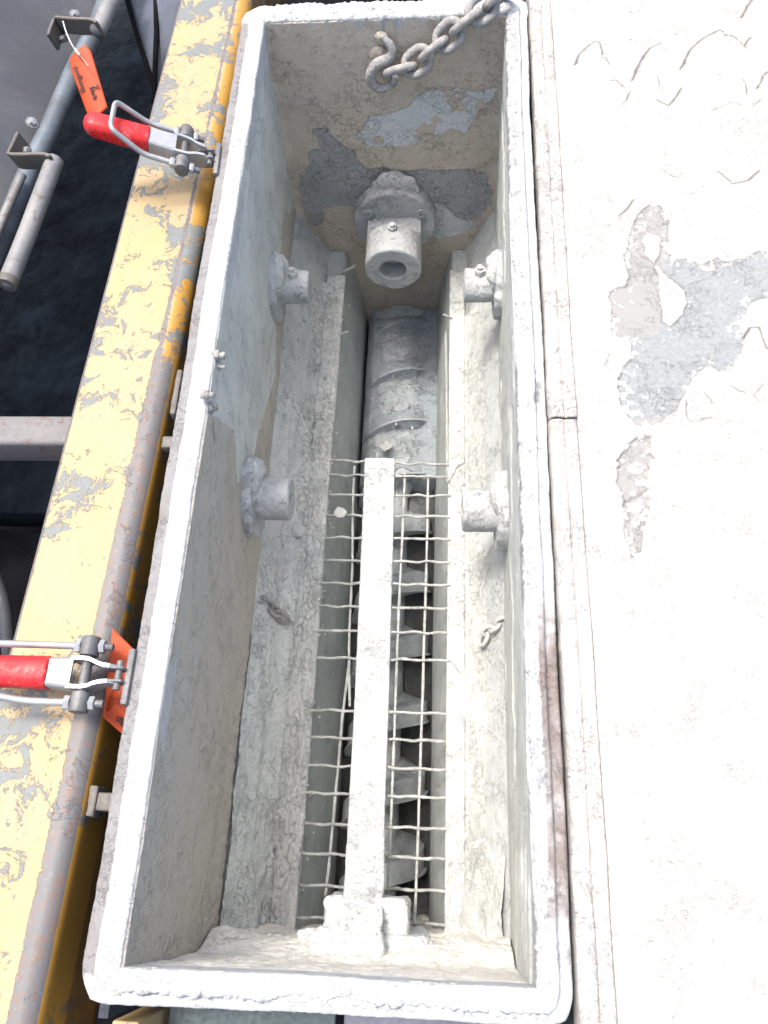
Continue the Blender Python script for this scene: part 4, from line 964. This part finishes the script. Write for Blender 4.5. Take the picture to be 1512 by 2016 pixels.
# ------------------------------------------------------------------ toggle latches
def rounded_path(pts, r, n=6):
    pts = [Vector(p) for p in pts]; out = [pts[0]]
    for i in range(1, len(pts) - 1):
        a, b, c = pts[i - 1], pts[i], pts[i + 1]; d1 = (a - b).normalized(); d2 = (c - b).normalized()
        p1 = b + d1 * r; p2 = b + d2 * r
        for k in range(n + 1):
            t_ = k / n; out.append(p1.lerp(b, t_).lerp(b.lerp(p2, t_), t_))
    out.append(pts[-1])
    res = []
    for a, b in zip(out[:-1], out[1:]):
        m = max(1, int((b - a).length / .004))
        for k in range(m): res.append(a.lerp(b, k / m))
    res.append(out[-1]); return [tuple(p) for p in res]
def latch(loc, yaw, lab, hpitch, bpitch, hl, bail_len, dz, sc=1):
    t_ = thing('toggle_latch', lab, 'latch', loc, 'red-handled toggle latches on the left rim', rot=(0, 0, yaw)); t_.scale = (sc, 1.18 * sc, 1.18 * sc)
    def RZ(deg): return Matrix.Rotation(R(-deg), 4, 'Y')      # raise the far end (local +x)
    # base plate and ears
    b = bmesh.new(); box_bm(b, (-.006, 0, -.006), (.010, .066, .018), bev=.003); 
    bm_obj('base_plate', b, M['dirty_zinc'], t_, 40, local=True)
    for s in (-1, 1):
        b = bmesh.new(); box_bm(b, (.012, s * .0075, .002), (.030, .003, .022), bev=.001); bm_obj('ear', b, M['dirty_zinc'], t_, 40, local=True)
    # handle channel
    HM = Matrix.Translation((.006, 0, .004)) @ RZ(hpitch)
    xs = [0, .010, .020, .028, .036, .044, .054, .064]
    hw = [.0105, .0112, .0120, .0140, .0172, .0185, .0188, .0185]
    b = bmesh.new()
    def rib(x, w_, top, bot): return x, w_, top, bot
    for s in (-1, 1):
        rows = []
        for x_, w_ in zip(xs, hw):
            k = x_ / .064; top = .011 + .002 * k; bot = -.015 + .004 * (1 - k) * (x_ < .01)
            if x_ == 0: top, bot = .004, -.006
            rows.append([b.verts.new((x_, s * w_, bot)), b.verts.new((x_, s * w_, top)), b.verts.new((x_, s * (w_ - .0045), top)), b.verts.new((x_, s * (w_ - .0045), bot))])
        for A, B in zip(rows[:-1], rows[1:]):
            for k in range(4): b.faces.new((A[k], A[(k + 1) % 4], B[(k + 1) % 4], B[k]))
        b.faces.new(rows[0]); b.faces.new(rows[-1][::-1])
    secs = []
    for x_, w_ in ((.060, .0190), (.064, .0188), (.080, .0178), (.105, .0165), (hl - .05, .0158)):
        sec_ = []
        for (a, z_) in ((1, -.015), (1, .007), (.93, .0105), (.78, .0125), (.3, .013), (-.3, .013), (-.78, .0125), (-.93, .0105), (-1, .007), (-1, -.015), (-.86, -.015), (-.86, .006), (-.7, .0095), (.7, .0095), (.86, .006), (.86, -.015)):
            sec_.append(b.verts.new((x_, a * w_, z_)))
        secs.append(sec_)
    for A, B in zip(secs[:-1], secs[1:]):
        n_ = len(A)
        for k in range(n_): b.faces.new((A[k], A[(k + 1) % n_], B[(k + 1) % n_], B[k]))
    b.faces.new(secs[0]); b.faces.new(secs[-1][::-1])
    bmesh.ops.transform(b, matrix=HM, verts=b.verts)
    hd = bm_obj('lever', b, M['zinc'], t_, 30, local=True)
    # grip: rounded rubber sleeve
    V = []; ng = 20; gx = [hl - .072, hl - .071, hl - .069, hl - .04, hl + .0, hl + .022, hl + .032, hl + .038, hl + .040]; gw = [.0165, .0182, .0190, .0187, .0183, .0175, .0145, .008, .0008]
    rows = []
    b = bmesh.new()
    for x_, w_ in zip(gx, gw):
        row = []
        for k in range(ng):
            a = 2 * math.pi * k / ng; ca, sa = math.cos(a), math.sin(a)
            sx_ = abs(ca) ** .7 * (1 if ca > 0 else -1); sy_ = abs(sa) ** .7 * (1 if sa > 0 else -1)
            row.append(b.verts.new(HM @ Vector((x_, sx_ * w_, .001 + sy_ * w_ * .86))))
        rows.append(row)
    for A, B in zip(rows[:-1], rows[1:]):
        for k in range(ng): b.faces.new((A[k], A[(k + 1) % ng], B[(k + 1) % ng], B[k]))
    b.faces.new(rows[0]); b.faces.new(rows[-1][::-1])
    gr = bm_obj('grip', b, M['red'], hd, 50, local=True)
    # pins
    b = bmesh.new(); cyl_bm(b, (.006, -.017, .004), (.006, .017, .004), .0048, 16, .0008); bm_obj('pivot_pin', b, M['dirty_zinc'], t_, 40, local=True)
    tp = HM @ Vector((.046, 0, .0))
    b = bmesh.new(); cyl_bm(b, tp + Vector((0, -.024, 0)), tp + Vector((0, .024, 0)), .007, 20, .001); [cyl_bm(b, tp + Vector((0, s * .021, 0)), tp + Vector((0, s * .044, 0)), .0125, 24, .0014) for s in (-1, 1)]; tr = bm_obj('trunnion', b, M['dirty_zinc'], t_, 35, local=True)
    BMx = Matrix.Translation(tp) @ RZ(bpitch)
    w_ = .033
    pth = rounded_path([(-.012, -w_, 0), (bail_len * .55, -w_, 0), (bail_len, -w_ * .86, dz), (bail_len, w_ * .86, dz), (bail_len * .55, w_, 0), (-.012, w_, 0)], .012)
    pth = [tuple(BMx @ Vector(p)) for p in pth]
    Vt, Ft = tube_geo(pth, .0044, 12); ba = bpy.data.objects.new('bail', mesh_np('bail', Vt, Ft)); ba.data.materials.append(M['zinc']); col.objects.link(ba); ba.parent = t_
    for s in (-1, 1):
        for (xa, xb, rr_) in ((-.021, -.013, .0085), (.012, .021, .0085)):
            b = bmesh.new(); cyl_bm(b, BMx @ Vector((xa, s * w_, 0)), BMx @ Vector((xb, s * w_, 0)), rr_, 6, .0012); bm_obj('nut', b, M['zinc'], ba, 30, local=True)
        b = bmesh.new(); cyl_bm(b, BMx @ Vector((-.032, s * w_, 0)), BMx @ Vector((-.008, s * w_, 0)), .0046, 12, .0006); bm_obj('threaded_end', b, M['dirty_zinc'], ba, 30, local=True)
    return t_
latch((-.302, .346, -.004), R(180), 'zinc toggle latch with red grip lying flat across the yellow beam, lower left', 1.5, 2.5, .165, .135, .016)
latch((-.300, 1.312, -.004), R(180 + 2), 'zinc toggle latch with raised red grip reaching over the dark pit, upper left', 20, 22, .178, .122, .026)

# ------------------------------------------------------------------ orange tags
def text_on(s, p, xd, yd, size, mat, parent, bold=0, name='lettering'):
    cu = bpy.data.curves.new(name, 'FONT'); cu.body = s; cu.size = 1; cu.align_x = 'CENTER'; cu.align_y = 'CENTER'; cu.offset = bold; cu.extrude = .01
    o = bpy.data.objects.new(name, cu); col.objects.link(o); bpy.context.view_layer.update()
    me = bpy.data.meshes.new_from_object(o.evaluated_get(bpy.context.evaluated_depsgraph_get())); bpy.data.objects.remove(o)
    xd = Vector(xd).normalized(); yd = Vector(yd); yd = (yd - xd * yd.dot(xd)).normalized(); n = xd.cross(yd)
    me.transform(Matrix([[xd[i] * size, yd[i] * size, n[i] * size, p[i]] for i in range(3)] + [[0, 0, 0, 1]]))
    return link(name, me, mat, parent)
def card(name, quad, mat, parent, bend=0, nu=16, nv=24, cut=.0):
    """quad: top-left, top-right, bottom-left, bottom-right"""
    P = bilin(*[np.array(q_) for q_ in quad], nu, nv)
    vv = np.linspace(0, 1, nv)[None, :]; uu = np.linspace(-1, 1, nu)[:, None]
    # clipped top corners
    if cut:
        wdt = np.clip(1 - cut * np.clip(1 - vv / .14, 0, 1), 0, 1); mid = (P[:1] + P[-1:]) / 2
        P = mid + (P - mid) * wdt[..., None]
    return surf(name, mat, parent, P, bend * (1 - uu ** 2) * np.ones((1, nv)), thick=.0006)
tg = thing('hang_tag', 'orange card tag with black writing, wired to the upper grab handle above the pit', 'tag', px(160, 95, -.08), 'orange card tags')
qa = [px(133, 118, -.09), px(174, 84, -.07), px(180, 246, -.16), px(212, 212, -.14)]
cd = card('card', qa, M['orange'], tg, .004, cut=.25)
qa_ = [Vector(q_) for q_ in qa]
long_ = ((qa_[2] + qa_[3]) - (qa_[0] + qa_[1])).normalized(); across = (qa_[1] + qa_[3] - qa_[0] - qa_[2]).normalized()
nrm_ = across.cross(long_).normalized(); nrm_ = nrm_ if nrm_.dot(Vector(Q[:3]) - qa_[0]) > 0 else -nrm_
def onq(u, v): return qa_[0].lerp(qa_[1], u).lerp(qa_[2].lerp(qa_[3], u), v) + nrm_ * .0055
text_on('Bongard', onq(.20, .36), -long_, nrm_.cross(-long_), .0165, M['ink'], cd, .015)
text_on('. . . . . . .', onq(.42, .33), -long_, nrm_.cross(-long_), .010, M['ink'], cd)
text_on('Shrb', onq(.60, .68), long_, nrm_.cross(long_), .0155, M['ink'], cd, .02)
text_on('9', onq(.82, .64), long_, nrm_.cross(long_), .0155, M['ink'], cd, .02)
tube('tag_wire', [px(124, 42, ZH + .02), px(130, 62, ZH + .015), px(140, 85, ZH + .01), px(152, 104, ZH - .004)], .0016, M['cord'], tg, sub=6, n=8)
tube('wire_crimp', [px(148, 97, ZH + .002), px(157, 109, ZH + .0)], .003, M['cord'], tg, n=8)
tube('tag_wire', [px(157, 109, ZH), px(166, 120, ZH + .0), px(175, 131, ZH - .004)], .0010, M['zinc'], tg, sub=4, n=8)
tg2 = thing('hang_tag', 'orange card tag with upside-down black lettering wedged between beam and rim behind the lower latch', 'tag', px(235, 1300, -.06), 'orange card tags')
qa = [px(221, 1236, -.030), px(268, 1283, -.040), px(203, 1412, -.050), px(252, 1455, -.075)]
cd2 = card('card', qa, M['orange'], tg2, .0)
qa_ = [Vector(q_) for q_ in qa]; across = (qa_[0] - qa_[1]).normalized(); long_ = (qa_[2] - qa_[0]).normalized()
nrm_ = across.cross(long_).normalized(); nrm_ = nrm_ if nrm_.dot(Vector(Q[:3]) - qa_[0]) > 0 else -nrm_
text_on('Bongard', onq(.62, .90) - nrm_ * .0035, across, nrm_.cross(across), .0125, M['ink'], cd2, .02)
text_on('. . . . . .', onq(.5, .77) - nrm_ * .0035, across, nrm_.cross(across), .014, M['ink'], cd2, .01)

# ------------------------------------------------------------------ things under the near rim
bm = bmesh.new(); box_bm(bm, (-.262, -.17, -.25), (.036, .20, .30), bev=.004)
tag(bm_obj('yellow_post', bm, M['yellow'], None, 40), 'short yellow post end under the near left corner of the rim', 'post')
bm = bmesh.new(); box_bm(bm, (-.12, -.24, -.20), (.23, .36, .01), bev=.002)
tag(bm_obj('teal_plate', bm, M['teal'], None), 'dark teal plate showing below the near rim', 'plate')
bm = bmesh.new(); box_bm(bm, (.18, -.24, -.215), (.35, .36, .012), bev=.002)
tag(bm_obj('mauve_plate', bm, M['mauve'], None), 'grey-mauve plate showing below the near rim', 'plate')
